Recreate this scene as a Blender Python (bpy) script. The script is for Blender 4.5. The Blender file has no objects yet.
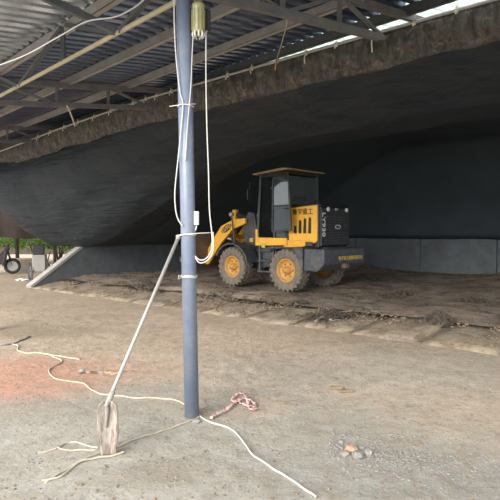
import bpy, bmesh, math, random
import numpy as np
from mathutils import Vector, Matrix, noise
random.seed(7)
S = bpy.context.scene
COL = S.collection
PI = math.pi
# ---------------------------------------------------------------- camera, sky, sun, exposure
CAMZ = 1.6
cd = bpy.data.cameras.new('camera'); cam = bpy.data.objects.new('camera', cd); COL.objects.link(cam)
cam.location = (0, 0, CAMZ); PITCH = math.atan(20/500)
cam.rotation_euler = (PI/2 - PITCH, 0, 0)
cd.sensor_width = 36; cd.sensor_height = 36; cd.lens = 36.0; cd.clip_start = .05; cd.clip_end = 500
S.camera = cam
S.view_settings.view_transform = 'Standard'; S.view_settings.look = 'None'
S.view_settings.gamma = 1; S.view_settings.use_curve_mapping = False
S.view_settings.exposure = 1.15
w = bpy.data.worlds.new('overcast_sky'); S.world = w; w.use_nodes = True
w.node_tree.nodes['Background'].inputs[0].default_value = (.90, .95, 1.0, 1)
w.node_tree.nodes['Background'].inputs[1].default_value = 1.0
sd = bpy.data.lights.new('hazy_sun', 'SUN'); sun = bpy.data.objects.new('hazy_sun', sd); COL.objects.link(sun)
sd.energy = 2.7; sd.angle = math.radians(40); sd.color = (1, .95, .88)
sun.rotation_euler = Vector((.50, .80, -.42)).to_track_quat('-Z', 'Y').to_euler()
S.cycles.max_bounces = 8

# ---------------------------------------------------------------- helpers
def V(*a): return Vector(a)
def tag(o, label=None, cat=None, group=None, kind=None):
    for k, v in (('label', label), ('category', cat), ('group', group), ('kind', kind)):
        if v: o[k] = v
    return o
def empty(name, loc=(0, 0, 0), rz=0, label=None, cat=None, group=None):
    o = bpy.data.objects.new(name, None); COL.objects.link(o)
    o.location = loc; o.rotation_euler = (0, 0, rz); o.empty_display_size = .1
    return tag(o, label, cat, group)
class MB:
    def __init__(s): s.v = []; s.f = []
    def add(s, vs, fs):
        n = len(s.v); s.v += [tuple(v) for v in vs]; s.f += [tuple(i+n for i in f) for f in fs]; return s
    def box(s, a, b, M=None):
        x0, y0, z0 = a; x1, y1, z1 = b
        vs = [V(x, y, z) for z in (z0, z1) for x, y in ((x0, y0), (x1, y0), (x1, y1), (x0, y1))]
        if M is not None: vs = [M @ v for v in vs]
        return s.add(vs, [(3, 2, 1, 0), (4, 5, 6, 7), (0, 1, 5, 4), (1, 2, 6, 5), (2, 3, 7, 6), (3, 0, 4, 7)])
    def bar(s, p, q, wd, ht, up=V(0, 0, 1)):
        p = Vector(p); q = Vector(q); d = (q-p).normalized()
        r = d.cross(up)
        if r.length < 1e-3: r = d.cross(V(1, 0, 0))
        r.normalize(); u = r.cross(d)
        vs = [c + r*a*wd/2 + u*b*ht/2 for c in (p, q) for a, b in ((-1, -1), (1, -1), (1, 1), (-1, 1))]
        return s.add(vs, [(0, 1, 2, 3), (7, 6, 5, 4), (0, 4, 5, 1), (1, 5, 6, 2), (2, 6, 7, 3), (3, 7, 4, 0)])
    def tube(s, pts, r, n=8, cap=True):
        pts = [Vector(p) for p in pts]; rs = r if isinstance(r, (list, tuple)) else [r]*len(pts)
        base = len(s.v); up = V(0, 0, 1); prev = None
        for i, p in enumerate(pts):
            d = (pts[min(i+1, len(pts)-1)] - pts[max(i-1, 0)])
            d = d.normalized() if d.length > 1e-9 else V(0, 0, 1)
            if prev is None:
                a = d.cross(up)
                if a.length < .1: a = d.cross(V(1, 0, 0))
            else:
                a = prev - d*prev.dot(d)
                if a.length < 1e-6: a = d.cross(up)
            a.normalize(); prev = a; b = d.cross(a)
            for k in range(n):
                t = 2*PI*k/n; s.v.append(tuple(p + (a*math.cos(t) + b*math.sin(t))*rs[i]))
        for i in range(len(pts)-1):
            for k in range(n):
                A = base+i*n+k; B = base+i*n+(k+1) % n
                s.f.append((A, B, B+n, A+n))
        if cap:
            s.f.append(tuple(base+k for k in range(n))[::-1]); e = base+(len(pts)-1)*n
            s.f.append(tuple(e+k for k in range(n)))
        return s
    def lathe(s, prof, c, ax, n=24, close=False):
        """prof: (offset along axis, radius)"""
        c = Vector(c); ax = Vector(ax).normalized(); a = ax.cross(V(0, 0, 1))
        if a.length < .1: a = ax.cross(V(1, 0, 0))
        a.normalize(); b = ax.cross(a); base = len(s.v)
        for o, r in prof:
            for k in range(n):
                t = 2*PI*k/n; s.v.append(tuple(c + ax*o + (a*math.cos(t)+b*math.sin(t))*r))
        m = len(prof)
        for i in range(m if close else m-1):
            for k in range(n):
                A = base+i*n+k; B = base+i*n+(k+1) % n; C = base+((i+1) % m)*n+(k+1) % n; D = base+((i+1) % m)*n+k
                s.f.append((A, D, C, B))
        return s
    def prism(s, poly, y0, y1):
        """side profile (x,z) pulled from y0 to y1"""
        n = len(poly)
        vs = [(x, y0, z) for x, z in poly] + [(x, y1, z) for x, z in poly]
        return s.add(vs, [tuple(range(n))[::-1], tuple(range(n, 2*n))] + [(i, (i+1) % n, (i+1) % n+n, i+n) for i in range(n)])
    def build(s, name, mat, parent=None, smooth=False, bevel=0, sub=0):
        me = bpy.data.meshes.new(name); me.from_pydata(s.v, [], s.f); me.update()
        bm = bmesh.new(); bm.from_mesh(me); bmesh.ops.recalc_face_normals(bm, faces=bm.faces); bm.to_mesh(me); bm.free()
        o = bpy.data.objects.new(name, me); COL.objects.link(o); o.parent = parent
        if mat: me.materials.append(mat)
        if smooth:
            for p in me.polygons: p.use_smooth = True
        if bevel:
            m = o.modifiers.new('bevel', 'BEVEL'); m.width = bevel; m.segments = 2; m.limit_method = 'ANGLE'; m.angle_limit = .6
        if sub:
            m = o.modifiers.new('sub', 'SUBSURF'); m.levels = sub; m.render_levels = sub
        return o
def share(o, parent=None):
    c = o.copy(); COL.objects.link(c); c.parent = parent
    return c
def text_part(body, size, name, mat, parent, M, extrude=.003, sx=1):
    cu = bpy.data.curves.new('txt', 'FONT'); cu.body = body; cu.size = size; cu.extrude = extrude
    cu.align_x = 'CENTER'; cu.align_y = 'CENTER'; cu.resolution_u = 2; cu.offset = size*.012
    t = bpy.data.objects.new('txt', cu); COL.objects.link(t)
    bpy.context.view_layer.update()
    me = bpy.data.meshes.new_from_object(t.evaluated_get(bpy.context.evaluated_depsgraph_get()))
    bpy.data.objects.remove(t); bpy.data.curves.remove(cu)
    me.transform(M @ Matrix.Diagonal((sx, 1, 1, 1))); me.name = name
    me.materials.clear(); me.materials.append(mat)
    o = bpy.data.objects.new(name, me); COL.objects.link(o); o.parent = parent
    return o
def sm(x):
    x = max(0., min(1., x)); return x*x*(3-2*x)
def nz(x, y, z=0, s=1.): return noise.noise(V(x*s, y*s, z*s))
def fbm(x, y, s, o=4): return sum(noise.noise(V(x*s*2**i, y*s*2**i, 3.7*i))/2**i for i in range(o))

# camera rays (only to read real positions off the photograph)
_f = V(0, math.cos(PITCH), -math.sin(PITCH)); _u = V(0, math.sin(PITCH), math.cos(PITCH))
def ray(x, y): return _f + V(1, 0, 0)*((x-250)/500) - _u*((y-250)/500)
def onz(x, y, z=0.):
    r = ray(x, y); return V(0, 0, CAMZ) + r*((z-CAMZ)/r.z)
def atd(x, y, d):
    r = ray(x, y); return V(0, 0, CAMZ) + r*(d/r.y)
# roof frame: t runs along the purlins, q across them; bay frame: s along the front of the bay, q into it. z is above eye level.
D4 = V(-.7071, .7071, 0); N4 = V(.7071, .7071, 0)
def R(t, q, z): return D4*t + N4*q + V(0, 0, z+CAMZ)
DB = V(.781, -.6245, 0); NB = V(.6245, .781, 0)
def B(s, q, z): return DB*s + NB*q + V(0, 0, z+CAMZ)
def Bg(s, q, h): return DB*s + NB*q + V(0, 0, h)

# ---------------------------------------------------------------- materials
class NT:
    def __init__(s, name):
        s.m = bpy.data.materials.new(name); s.m.use_nodes = True; s.t = s.m.node_tree; s.b = s.t.nodes['Principled BSDF']
        s.co = s.t.nodes.new('ShaderNodeTexCoord')
    def n(s, typ, **k):
        x = s.t.nodes.new(typ)
        for a, v in k.items(): setattr(x, a, v)
        return x
    def l(s, a, b): s.t.links.new(a, b)
    def noise(s, scale, detail=6, rough=.6, coord=None, stretch=None, dist=0):
        x = s.n('ShaderNodeTexNoise'); x.inputs['Scale'].default_value = scale; x.inputs['Detail'].default_value = detail
        x.inputs['Roughness'].default_value = rough; x.inputs['Distortion'].default_value = dist
        src = coord or s.co.outputs['Object']
        if stretch:
            mp = s.n('ShaderNodeMapping'); mp.inputs['Scale'].default_value = stretch[0]; mp.inputs['Rotation'].default_value = stretch[1]
            s.l(src, mp.inputs[0]); src = mp.outputs[0]
        s.l(src, x.inputs['Vector']); return x.outputs['Fac']
    def ramp(s, fac, stops):
        x = s.n('ShaderNodeValToRGB'); e = x.color_ramp.elements
        while len(e) < len(stops): e.new(.5)
        for i, (p, c) in enumerate(stops):
            e[i].position = p; e[i].color = (c, c, c, 1) if not isinstance(c, tuple) else (*c, 1)
        s.l(fac, x.inputs[0]); return x.outputs['Color']
    def mix(s, fac, a, b, mode='MIX'):
        x = s.n('ShaderNodeMix', data_type='RGBA', blend_type=mode)
        for i, v in ((0, fac), (6, a), (7, b)):
            if hasattr(v, 'is_linked') or isinstance(v, bpy.types.NodeSocket): s.l(v, x.inputs[i])
            elif i == 0: x.inputs[0].default_value = v
            else: x.inputs[i].default_value = (*v, 1)
        return x.outputs[2]
    def math(s, op, a, b=0.):
        x = s.n('ShaderNodeMath', operation=op)
        for i, v in enumerate((a, b)):
            if isinstance(v, bpy.types.NodeSocket): s.l(v, x.inputs[i])
            else: x.inputs[i].default_value = v
        return x.outputs[0]
    def bump(s, h, strength=.5, dist=.02):
        x = s.n('ShaderNodeBump'); x.inputs['Strength'].default_value = strength; x.inputs['Distance'].default_value = dist
        s.l(h, x.inputs['Height']); s.l(x.outputs[0], s.b.inputs['Normal'])
    def blob(s, c, r, soft=.5, nz=None, amp=0):
        """soft round mask in object xy"""
        mp = s.n('ShaderNodeMapping', vector_type='POINT')
        mp.inputs['Location'].default_value = (-c[0]/r[0], -c[1]/r[1], 0); mp.inputs['Scale'].default_value = (1/r[0], 1/r[1], 0)
        s.l(s.co.outputs['Object'], mp.inputs[0])
        ln = s.n('ShaderNodeVectorMath', operation='LENGTH'); s.l(mp.outputs[0], ln.inputs[0]); v = ln.outputs['Value']
        if nz is not None: v = s.math('ADD', v, s.math('MULTIPLY', s.math('SUBTRACT', nz, .5), amp))
        mr = s.n('ShaderNodeMapRange'); mr.inputs[1].default_value = 1+soft/2; mr.inputs[2].default_value = 1-soft/2
        s.l(v, mr.inputs[0]); return mr.outputs[0]
def simple(name, col, rough=.6, metal=0., var=.25, scale=6, dirt=None, dirt_amt=.5, bump=0, spec=.5, coat=0):
    k = NT(name); n = k.noise(scale)
    c = k.mix(k.ramp(n, [(.3, 0.), (.7, 1.)]), tuple(x*(1-var) for x in col), tuple(min(1, x*(1+var)) for x in col))
    if dirt:
        c = k.mix(k.math('MULTIPLY', k.ramp(k.noise(scale*1.7, 8, .7), [(.42, 0.), (.66, 1.)]), dirt_amt), c, dirt)
    k.l(c, k.b.inputs['Base Color']); k.b.inputs['Roughness'].default_value = rough; k.b.inputs['Metallic'].default_value = metal
    k.b.inputs['Specular IOR Level'].default_value = spec
    if bump: k.bump(k.noise(scale*6), bump, .01)
    return k.m
M = {}
M['pole'] = simple('pole_paint', (.16, .20, .285), .4, 0, .06, 3, (.45, .42, .38), .25)
M['galv'] = simple('galvanised_steel', (.48, .48, .46), .5, .5, .15, 9, (.4, .35, .28), .4)
M['steel'] = simple('grey_primer_steel', (.17, .18, .185), .55, .2, .2, 4, (.32, .27, .22), .4)
M['steel_dark'] = simple('dark_primer_steel', (.10, .115, .125), .55, .2, .2, 4, (.2, .17, .14), .3)
M['purlin'] = simple('zinc_purlin_steel', (.46, .45, .43), .5, .3, .15, 5, (.32, .25, .18), .4)
M['yellowpipe'] = simple('cream_pipe_paint', (.55, .48, .30), .5, .0, .12, 5, (.35, .28, .18), .4)
M['rope'] = simple('pale_rope', (.52, .46, .36), .9, 0, .15, 30, (.42, .35, .25), .5, bump=.4)
M['cable'] = simple('white_cable', (.58, .57, .55), .5, 0, .08, 10, (.5, .47, .42), .4)
M['cord'] = simple('white_cord', (.78, .75, .66), .8, 0, .1, 10)
M['pink'] = simple('faded_red_tape', (.70, .36, .33), .7, 0, .35, 14, (.70, .62, .58), .6)
M['orange'] = simple('orange_cord', (.72, .42, .25), .8, 0, .1, 10)
M['yellow'] = simple('loader_yellow', (.92, .47, .03), .42, 0, .08, 3, (.40, .24, .10), .35)
M['yellow_rim'] = simple('rim_yellow', (.62, .31, .045), .5, 0, .15, 7, (.24, .17, .11), .85)
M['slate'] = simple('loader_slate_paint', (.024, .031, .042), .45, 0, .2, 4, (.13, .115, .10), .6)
M['slate_lit'] = simple('slate_paint_lit', (.045, .055, .070), .5, 0, .2, 4, (.17, .15, .13), .6)  # slate paint in a lit tone for counterweight, fenders and steps
M['black'] = simple('black_plastic', (.018, .02, .023), .5, 0, .2, 8, (.05, .045, .04), .4)
M['tyre'] = simple('muddy_tyre_rubber', (.15, .13, .105), .9, 0, .35, 9, (.23, .19, .145), .8, bump=.5)
M['rust'] = simple('rusty_worn_steel', (.16, .10, .065), .7, .2, .4, 5, (.20, .17, .15), .6, bump=.3)
M['tanroof'] = simple('faded_orange_cab_roof', (.42, .27, .13), .6, 0, .2, 5, (.3, .22, .15), .5)
M['spade'] = simple('cement_crusted_steel', (.47, .44, .40), .8, .1, .25, 12, (.27, .20, .15), .6, bump=.5)
k = NT('crusted_blade'); st_ = k.noise(14, 8, .7, stretch=((3, 3, .5), (0, 0, 0))); c = k.mix(k.ramp(st_, [(.45, 0.), (.62, 1.)]), (.36, .33, .29), (.19, .125, .09))
k.l(c, k.b.inputs['Base Color']); k.b.inputs['Roughness'].default_value = .85; k.bump(st_, .5, .01); M['spade'] = k.m
M['handle'] = simple('grey_shovel_handle', (.40, .385, .36), .5, .3, .12, 10, (.4, .35, .3), .4)
M['conc'] = simple('rough_concrete', (.33, .32, .30), .9, 0, .18, 5, (.22, .17, .12), .5, bump=.5)
M['conc_cap'] = simple('pale_wall_capping', (.48, .46, .43), .9, 0, .12, 6, (.33, .29, .24), .5, bump=.4)
M['conc_dark'] = simple('stained_wall_concrete', (.15, .17, .185), .85, 0, .15, 2, (.10, .095, .09), .5, bump=.4)
M['stone'] = simple('grey_stone', (.26, .245, .22), .9, 0, .25, 20, bump=.5)
M['brick'] = simple('orange_brick', (.55, .28, .18), .9, 0, .2, 20, (.5, .42, .35), .5, bump=.5)
M['soil'] = simple('dry_soil_clod', (.24, .18, .12), .95, 0, .3, 30, bump=.6)
M['earthdark'] = simple('shadow_dark_earth', (.13, .09, .06), .95, 0, .3, 30, bump=.6)  # brown earth darkened to paint the shadow line along the broken edge
M['brownclod'] = simple('tan_earth', (.36, .27, .18), .95, 0, .3, 30, bump=.6)
M['compost'] = simple('dark_compost', (.065, .052, .042), .95, 0, .4, 30, (.13, .10, .07), .5, bump=.6)
M['wood'] = simple('weathered_wood', (.36, .27, .17), .8, 0, .25, 8, (.2, .16, .12), .5)
M['bark'] = simple('dark_post_wood', (.07, .055, .045), .9, 0, .3, 8)
M['white'] = simple('white_plastic', (.72, .73, .73), .5, 0, .05, 5)
M['pale'] = simple('pale_grey_sheet', (.36, .36, .34), .7, 0, .12, 6, (.3, .26, .22), .5)
M['brass'] = simple('olive_yellow_housing', (.42, .41, .20), .45, .1, .12, 10, (.3, .26, .14), .5)
M['brown'] = simple('brown_fabric', (.055, .043, .036), .95, 0, .25, 2)
M['magenta'] = simple('dull_plum_plastic', (.075, .04, .05), .5, 0, .2, 5)
M['txt_yellow'] = simple('yellow_lettering', (.60, .42, .06), .6, 0, .05)
M['txt_white'] = simple('white_lettering', (.70, .70, .68), .6, 0, .05)
M['txt_dark'] = simple('dark_lettering', (.05, .04, .03), .6, 0, .05)
M['leafdry'] = simple('dry_leaves', (.35, .27, .14), .9, 0, .3, 20)
k = NT('leaf_green'); oi = k.n('ShaderNodeObjectInfo')
c = k.mix(k.noise(3.0), (.10, .24, .03), (.38, .55, .16)); k.l(c, k.b.inputs['Base Color']); k.b.inputs['Roughness'].default_value = .55
tr = k.n('ShaderNodeBsdfTranslucent'); k.l(c, tr.inputs[0]); mx = k.n('ShaderNodeMixShader'); mx.inputs[0].default_value = .45
k.l(k.b.outputs[0], mx.inputs[1]); k.l(tr.outputs[0], mx.inputs[2]); k.l(mx.outputs[0], k.t.nodes['Material Output'].inputs[0]); M['leaf'] = k.m
k = NT('cab_glass'); k.b.inputs['Base Color'].default_value = (.25, .30, .30, 1); k.b.inputs['Roughness'].default_value = .06
k.b.inputs['Transmission Weight'].default_value = .75; k.b.inputs['IOR'].default_value = 1.25; M['glass'] = k.m
k = NT('bright_reflecting_door_glass'); k.b.inputs['Base Color'].default_value = (.05, .07, .065, 1); k.b.inputs['Roughness'].default_value = .03
k.b.inputs['IOR'].default_value = 2.0; k.b.inputs['Alpha'].default_value = .8; M['upglass'] = k.m  # upper pane's bright reflection forced by stronger reflectivity
k = NT('dim_door_glass'); k.b.inputs['Base Color'].default_value = (.03, .04, .038, 1); k.b.inputs['Roughness'].default_value = .05
k.b.inputs['Specular IOR Level'].default_value = 1.0; k.b.inputs['IOR'].default_value = 1.35; k.b.inputs['Alpha'].default_value = .6; M['doorglass'] = k.m  # same glass with weaker reflection, so the lower pane stays dim
# roof sheets
k = NT('corrugated_zinc'); oi = k.n('ShaderNodeObjectInfo')
c = k.mix(oi.outputs['Random'], (.62, .69, .80), (.76, .82, .90))
c = k.mix(k.math('MULTIPLY', k.ramp(k.noise(2.5, 8, .7), [(.45, 0.), (.7, 1.)]), .5), c, (.36, .34, .32))
k.l(c, k.b.inputs['Base Color']); k.b.inputs['Metallic'].default_value = .9; k.b.inputs['Roughness'].default_value = .24; M['zinc'] = k.m
k = NT('blue_grey_sheet'); oi = k.n('ShaderNodeObjectInfo')
c = k.mix(oi.outputs['Random'], (.12, .16, .26), (.19, .23, .34))
c = k.mix(k.math('MULTIPLY', k.ramp(k.noise(2.5, 8, .7), [(.45, 0.), (.7, 1.)]), .4), c, (.30, .30, .30))
k.l(c, k.b.inputs['Base Color']); k.b.inputs['Metallic'].default_value = .8; k.b.inputs['Roughness'].default_value = .27; M['bluesheet'] = k.m  # bluer and darker than the zinc sheets
k = NT('fibreglass_sheet'); c = k.mix(k.noise(3), (.60, .68, .62), (.78, .82, .76)); k.l(c, k.b.inputs['Base Color'])
tr = k.n('ShaderNodeBsdfTranslucent'); k.l(c, tr.inputs[0]); mx = k.n('ShaderNodeMixShader'); mx.inputs[0].default_value = .8
k.l(k.b.outputs[0], mx.inputs[1]); k.l(tr.outputs[0], mx.inputs[2]); k.l(mx.outputs[0], k.t.nodes['Material Output'].inputs[0]); M['fibre'] = k.m
# tarpaulin
k = NT('black_tarpaulin'); n1 = k.noise(1.2, 8, .65, stretch=((1, 3, 1), (0, 0, .9)))
c = k.mix(k.ramp(n1, [(.35, 0.), (.75, 1.)]), (.028, .037, .046), (.050, .056, .061))
k.l(c, k.b.inputs['Base Color']); k.b.inputs['Roughness'].default_value = .62; k.b.inputs['Specular IOR Level'].default_value = .22
fo = k.noise(1.0, 5, .6, stretch=((1.1, 1.1, 6.), (.25, 0, .67)), dist=.4); k.bump(k.math('ADD', k.math('MULTIPLY', fo, 2.5), k.math('MULTIPLY', k.noise(6, 6, .6), .35)), .75, .05); M['tarp'] = k.m
M['tarphaze'] = simple('haze_lifted_tarpaulin', (.058, .075, .086), .7, 0, .12, 1.2, bump=.1, spec=.3)  # tarpaulin colour raised toward blue to paint in the interior haze
k = NT('dusty_crease_shaded_edge'); n1 = k.noise(3.0, 10, .75, stretch=((3.2, 3.2, .7), (0, .7, .9)), dist=.7); n2 = k.noise(9, 8, .7, dist=.6)
c = k.mix(k.ramp(n1, [(.40, 0.), (.62, 1.)]), (.048, .045, .043), (.145, .130, .116))  # dark diagonal streaks paint in crease shade over the dusty brown
c = k.mix(k.math('MULTIPLY', k.ramp(n2, [(.52, 0.), (.68, 1.)]), .7), c, (.30, .27, .22))
k.l(c, k.b.inputs['Base Color']); k.b.inputs['Roughness'].default_value = .8; k.bump(n1, .5, .03); M['tarpedge'] = k.m
# yard ground
def P2(x, y): p = onz(x, y); return (p.x, p.y)
k = NT('dusty_yard_ground'); nb = k.noise(.9, 8, .65); nm = k.noise(5, 10, .7); nf = k.noise(28, 8, .75); nff = k.noise(90, 4, .7)
c = k.mix(k.ramp(nb, [(.35, 0.), (.65, 1.)]), (.46, .355, .26), (.56, .45, .345))
# grey cement strip across the foreground
geo = k.co.outputs['Object']; sx = k.n('ShaderNodeSeparateXYZ'); k.l(geo, sx.inputs[0])
near = k.math('ADD', k.math('MULTIPLY', sx.outputs[0], .36), sx.outputs[1])
near = k.math('ADD', near, k.math('MULTIPLY', k.math('SUBTRACT', nb, .5), 3.2)); near = k.math('ADD', near, k.math('MULTIPLY', k.math('SUBTRACT', nm, .5), 1.2))
mr = k.n('ShaderNodeMapRange'); mr.inputs[1].default_value = 5.4; mr.inputs[2].default_value = 4.0; k.l(near, mr.inputs[0])
c = k.mix(k.math('MULTIPLY', mr.outputs[0], .85), c, (.375, .365, .32))
# pale worn strip in the middle distance
far = k.blob(P2(400, 372), (2.4, 1.0), 1.0, nb, 1.5); c = k.mix(k.math('MULTIPLY', far, .55), c, (.44, .42, .37))
rd = k.blob(P2(10, 378), (1.05, .8), .9, nm, 1.1); c = k.mix(k.math('MULTIPLY', rd, .75), c, (.60, .27, .17))
rd = k.blob(P2(75, 372), (1.1, .5), 1.0, nm, 1.4); c = k.mix(k.math('MULTIPLY', rd, .45), c, (.54, .32, .22))
dk = k.blob(P2(45, 331), (.85, .55), .7, nm, 1.0); c = k.mix(k.math('MULTIPLY', dk, .6), c, (.27, .22, .15))
dk = k.blob(P2(160, 475), (.28, .18), .8, nm, 1.3); c = k.mix(k.math('MULTIPLY', dk, .5), c, (.25, .20, .15))
dk = k.blob(P2(60, 410), (.8, .28), 1.0, nm, 1.5); c = k.mix(k.math('MULTIPLY', dk, .45), c, (.30, .26, .21))
dk = k.blob(P2(440, 478), (1.1, .45), .9, nm, 1.3); c = k.mix(k.math('MULTIPLY', dk, .5), c, (.31, .30, .28))
c = k.mix(k.math('MULTIPLY', k.ramp(nm, [(.46, 0.), (.68, 1.)]), .6), c, (.31, .24, .17))
nl = k.noise(9, 10, .8, dist=.8)
c = k.mix(k.math('MULTIPLY', k.ramp(nl, [(.53, 0.), (.61, 1.)]), .6), c, (.24, .195, .15))
c = k.mix(k.math('MULTIPLY', k.ramp(nl, [(.34, 1.), (.44, 0.)]), .45), c, (.66, .62, .55))
c = k.mix(k.math('MULTIPLY', k.ramp(nf, [(.56, 0.), (.70, 1.)]), .5), c, (.22, .18, .14))
c = k.mix(k.math('MULTIPLY', k.ramp(nff, [(.55, 0.), (.7, 1.)]), .4), c, (.62, .58, .52))
k.l(c, k.b.inputs['Base Color']); k.b.inputs['Roughness'].default_value = .95; k.b.inputs['Specular IOR Level'].default_value = .2
k.bump(k.math('ADD', nf, k.math('MULTIPLY', nm, 2.0)), .5, .03); M['ground'] = k.m
# bay floor
k = NT('bay_floor_litter'); nb = k.noise(.8, 8, .7); nm = k.noise(2.6, 10, .7); nf = k.noise(20, 8, .7)
c = k.mix(k.ramp(nb, [(.4, 0.), (.6, 1.)]), (.40, .34, .27), (.33, .25, .19))
c = k.mix(k.math('MULTIPLY', k.ramp(nm, [(.47, 0.), (.60, 1.)]), .75), c, (.11, .085, .07))
c = k.mix(k.math('MULTIPLY', k.ramp(nf, [(.5, 0.), (.65, 1.)]), .5), c, (.09, .07, .05))
k.l(c, k.b.inputs['Base Color']); k.b.inputs['Roughness'].default_value = .95; k.b.inputs['Specular IOR Level'].default_value = .2
k.bump(nf, .8, .04); M['bayfloor'] = k.m
k = NT('dusty_slab'); nb = k.noise(1.8, 8, .7); nf = k.noise(14, 8, .7)
c = k.mix(k.ramp(nb, [(.35, 0.), (.65, 1.)]), (.35, .285, .20), (.29, .24, .18))
c = k.mix(k.math('MULTIPLY', k.ramp(k.noise(3.5, 10, .75), [(.45, 0.), (.56, 1.)]), .75), c, (.14, .105, .075))
c = k.mix(k.math('MULTIPLY', k.ramp(nf, [(.5, 0.), (.7, 1.)]), .5), c, (.17, .13, .09))
k.l(c, k.b.inputs['Base Color']); k.b.inputs['Roughness'].default_value = .95; k.bump(nf, .6, .03); M['slab'] = k.m

# ---------------------------------------------------------------- ground
def gh(x, y):
    """height of the yard"""
    d = math.hypot(x, y)
    a = .022*fbm(x, y, .5, 3) + .007*fbm(x, y, 2.6, 2) + (.010*fbm(x, y, 8.5, 2) if d < 9 else 0)
    fade = sm((14-d)/6)
    q = x*NB.x + y*NB.y
    return a*fade if q < 6.7 else a*fade*sm((7.0-q)/.3)
def grid(name, fx, nu, nv, mat, parent=None, smooth=True):
    vs = [fx(i/(nu-1), j/(nv-1)) for j in range(nv) for i in range(nu)]
    m = MB(); m.add(vs, [(j*nu+i, j*nu+i+1, (j+1)*nu+i+1, (j+1)*nu+i) for j in range(nv-1) for i in range(nu-1)])
    return m.build(name, mat, parent, smooth)
def gfx(u, v):
    x = (u*2-1); x = math.copysign(abs(x)**1.8, x)*60
    y = -40 + 0 if v == 0 else (v**2.0)*118 + 1.0
    if v == 0: y = -40
    elif v < .04: y = -2
    return V(x, y, gh(x, y) if y > 1.0 else 0)
g = grid('floor', gfx, 420, 520, M['ground']); tag(g, kind='structure')

# ---------------------------------------------------------------- bay floor, slabs, walls
BQ0 = 6.93; BW = 16.9; SL = -13.3; SR = 5.0
def bh(s, q):
    n = fbm(s, q, .55, 4)
    h = .19 + .05*n + .02*fbm(s, q, 4.5, 3)
    h += .10*math.exp(-((q-8.7)/.5)**2)*max(0, nz(s, 0, 5, .9)+.25)
    h += .30*math.exp(-((q-15.8)/.9)**2)*max(0, nz(s, 3, 1, .35)+.3)
    return h
def bfx(u, v):
    s = SL + .02 + u*(SR-SL-.02); q = 7.86 + v*(BW-7.86)
    h = bh(s, q)
    if v < .02: h = .185
    return Bg(s, q, h)
bay = grid('bay_floor', bfx, 240, 130, M['bayfloor']); tag(bay, kind='structure')
# sloping kerb slabs with open drain slots between them
s0 = SL + .05; i = 0
while s0 < SR:
    wdt = .98 + .06*nz(i*1.7, 0); s1 = s0 + wdt; m = MB(); nu, nv = 7, 7; vs = []
    off = .02*nz(i*3.1, 2); lean = .18 + .1*nz(i*2.3, 7)
    for b_ in range(nv):
        for a_ in range(nu):
            fr = b_/(nv-1); s = s0 + wdt*a_/(nu-1) + lean*fr; q = BQ0 + .09*nz(i*.8, a_*.45) + fr*(.95-.09*nz(i*.8, a_*.45))
            edge = min(a_, nu-1-a_)
            h = .02 + .17*fr**.8 + off + .018*nz(s*4, q*4, i) - (.02 if edge == 0 else 0) + .03*nz(s*1.3, q*2, i*.5)
            vs.append(Bg(s, q, max(h, .012)))
    fs = [(b_*nu+a_, b_*nu+a_+1, (b_+1)*nu+a_+1, (b_+1)*nu+a_) for b_ in range(nv-1) for a_ in range(nu-1)]
    rim = [a_ for a_ in range(nu)] + [b_*nu+nu-1 for b_ in range(1, nv)] + [(nv-1)*nu+a_ for a_ in range(nu-2, -1, -1)] + [b_*nu for b_ in range(nv-2, 0, -1)]
    nb0 = len(vs); vs += [V(vs[r].x, vs[r].y, -.06) for r in rim]; L = len(rim)
    fs += [(rim[j], rim[(j+1) % L], nb0+(j+1) % L, nb0+j) for j in range(L)]
    m.add(vs, fs); m.build('concrete_slab', M['slab'], bay, True)
    s0 = s1 + .10; i += 1
ss = MB(); NSS = 160
vs = [Bg(SL+(SR-SL)*i_/(NSS-1), BQ0+.06+fr_*.85, .012+.11*fr_+.02*nz(i_*.7, fr_*3)) for fr_ in (0, .25, .5, .75, 1) for i_ in range(NSS)]
ss.add(vs, [(j*NSS+i_, j*NSS+i_+1, (j+1)*NSS+i_+1, (j+1)*NSS+i_) for j in range(4) for i_ in range(NSS-1)])
ss = ss.build('slot_soil', M['soil'], bay, True)
# left wall: a box with a raking front end, its pale coping as a part
wl = MB(); WH = 1.08
lp = [(7.0, 0), (8.55, WH), (BW, WH), (BW, -.05), (7.0, -.05)]
n = len(lp); vs = [Bg(SL-.22, q, z) for q, z in lp] + [Bg(SL, q, z) for q, z in lp]
wl.add(vs, [tuple(range(n)), tuple(range(n, 2*n))[::-1]] + [(a, a+n, (a+1) % n+n, (a+1) % n) for a in range(n)])
wl = tag(wl.build('wall_left', M['conc_dark']), kind='structure')
MB().bar(Bg(SL-.11, 6.95, .03), Bg(SL-.11, 8.58, WH+.03), .26, .07).build('wall_coping', M['conc_cap'], wl)
MB().bar(Bg(SL-.11, 8.56, WH+.02), Bg(SL-.11, BW, WH+.02), .26, .05).build('wall_coping', M['conc_dark'], wl)
wb = empty('wall_back'); tag(wb, kind='structure')
s0 = SL; i = 0
while s0 < SR+3:
    m = MB(); p0, p1 = s0+.012, s0+2.39
    vs = [Bg(s, q, z) for z in (-.05, 1.46 + .01*(i % 2)) for s, q in ((p0, BW+.0), (p1, BW+.0), (p1, BW+.2), (p0, BW+.2))]
    m.add(vs, [(3, 2, 1, 0), (4, 5, 6, 7), (0, 1, 5, 4), (1, 2, 6, 5), (2, 3, 7, 6), (3, 0, 4, 7)])
    m.build('wall_panel', M['conc_dark'], wb, bevel=.012); s0 += 2.4; i += 1

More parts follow.
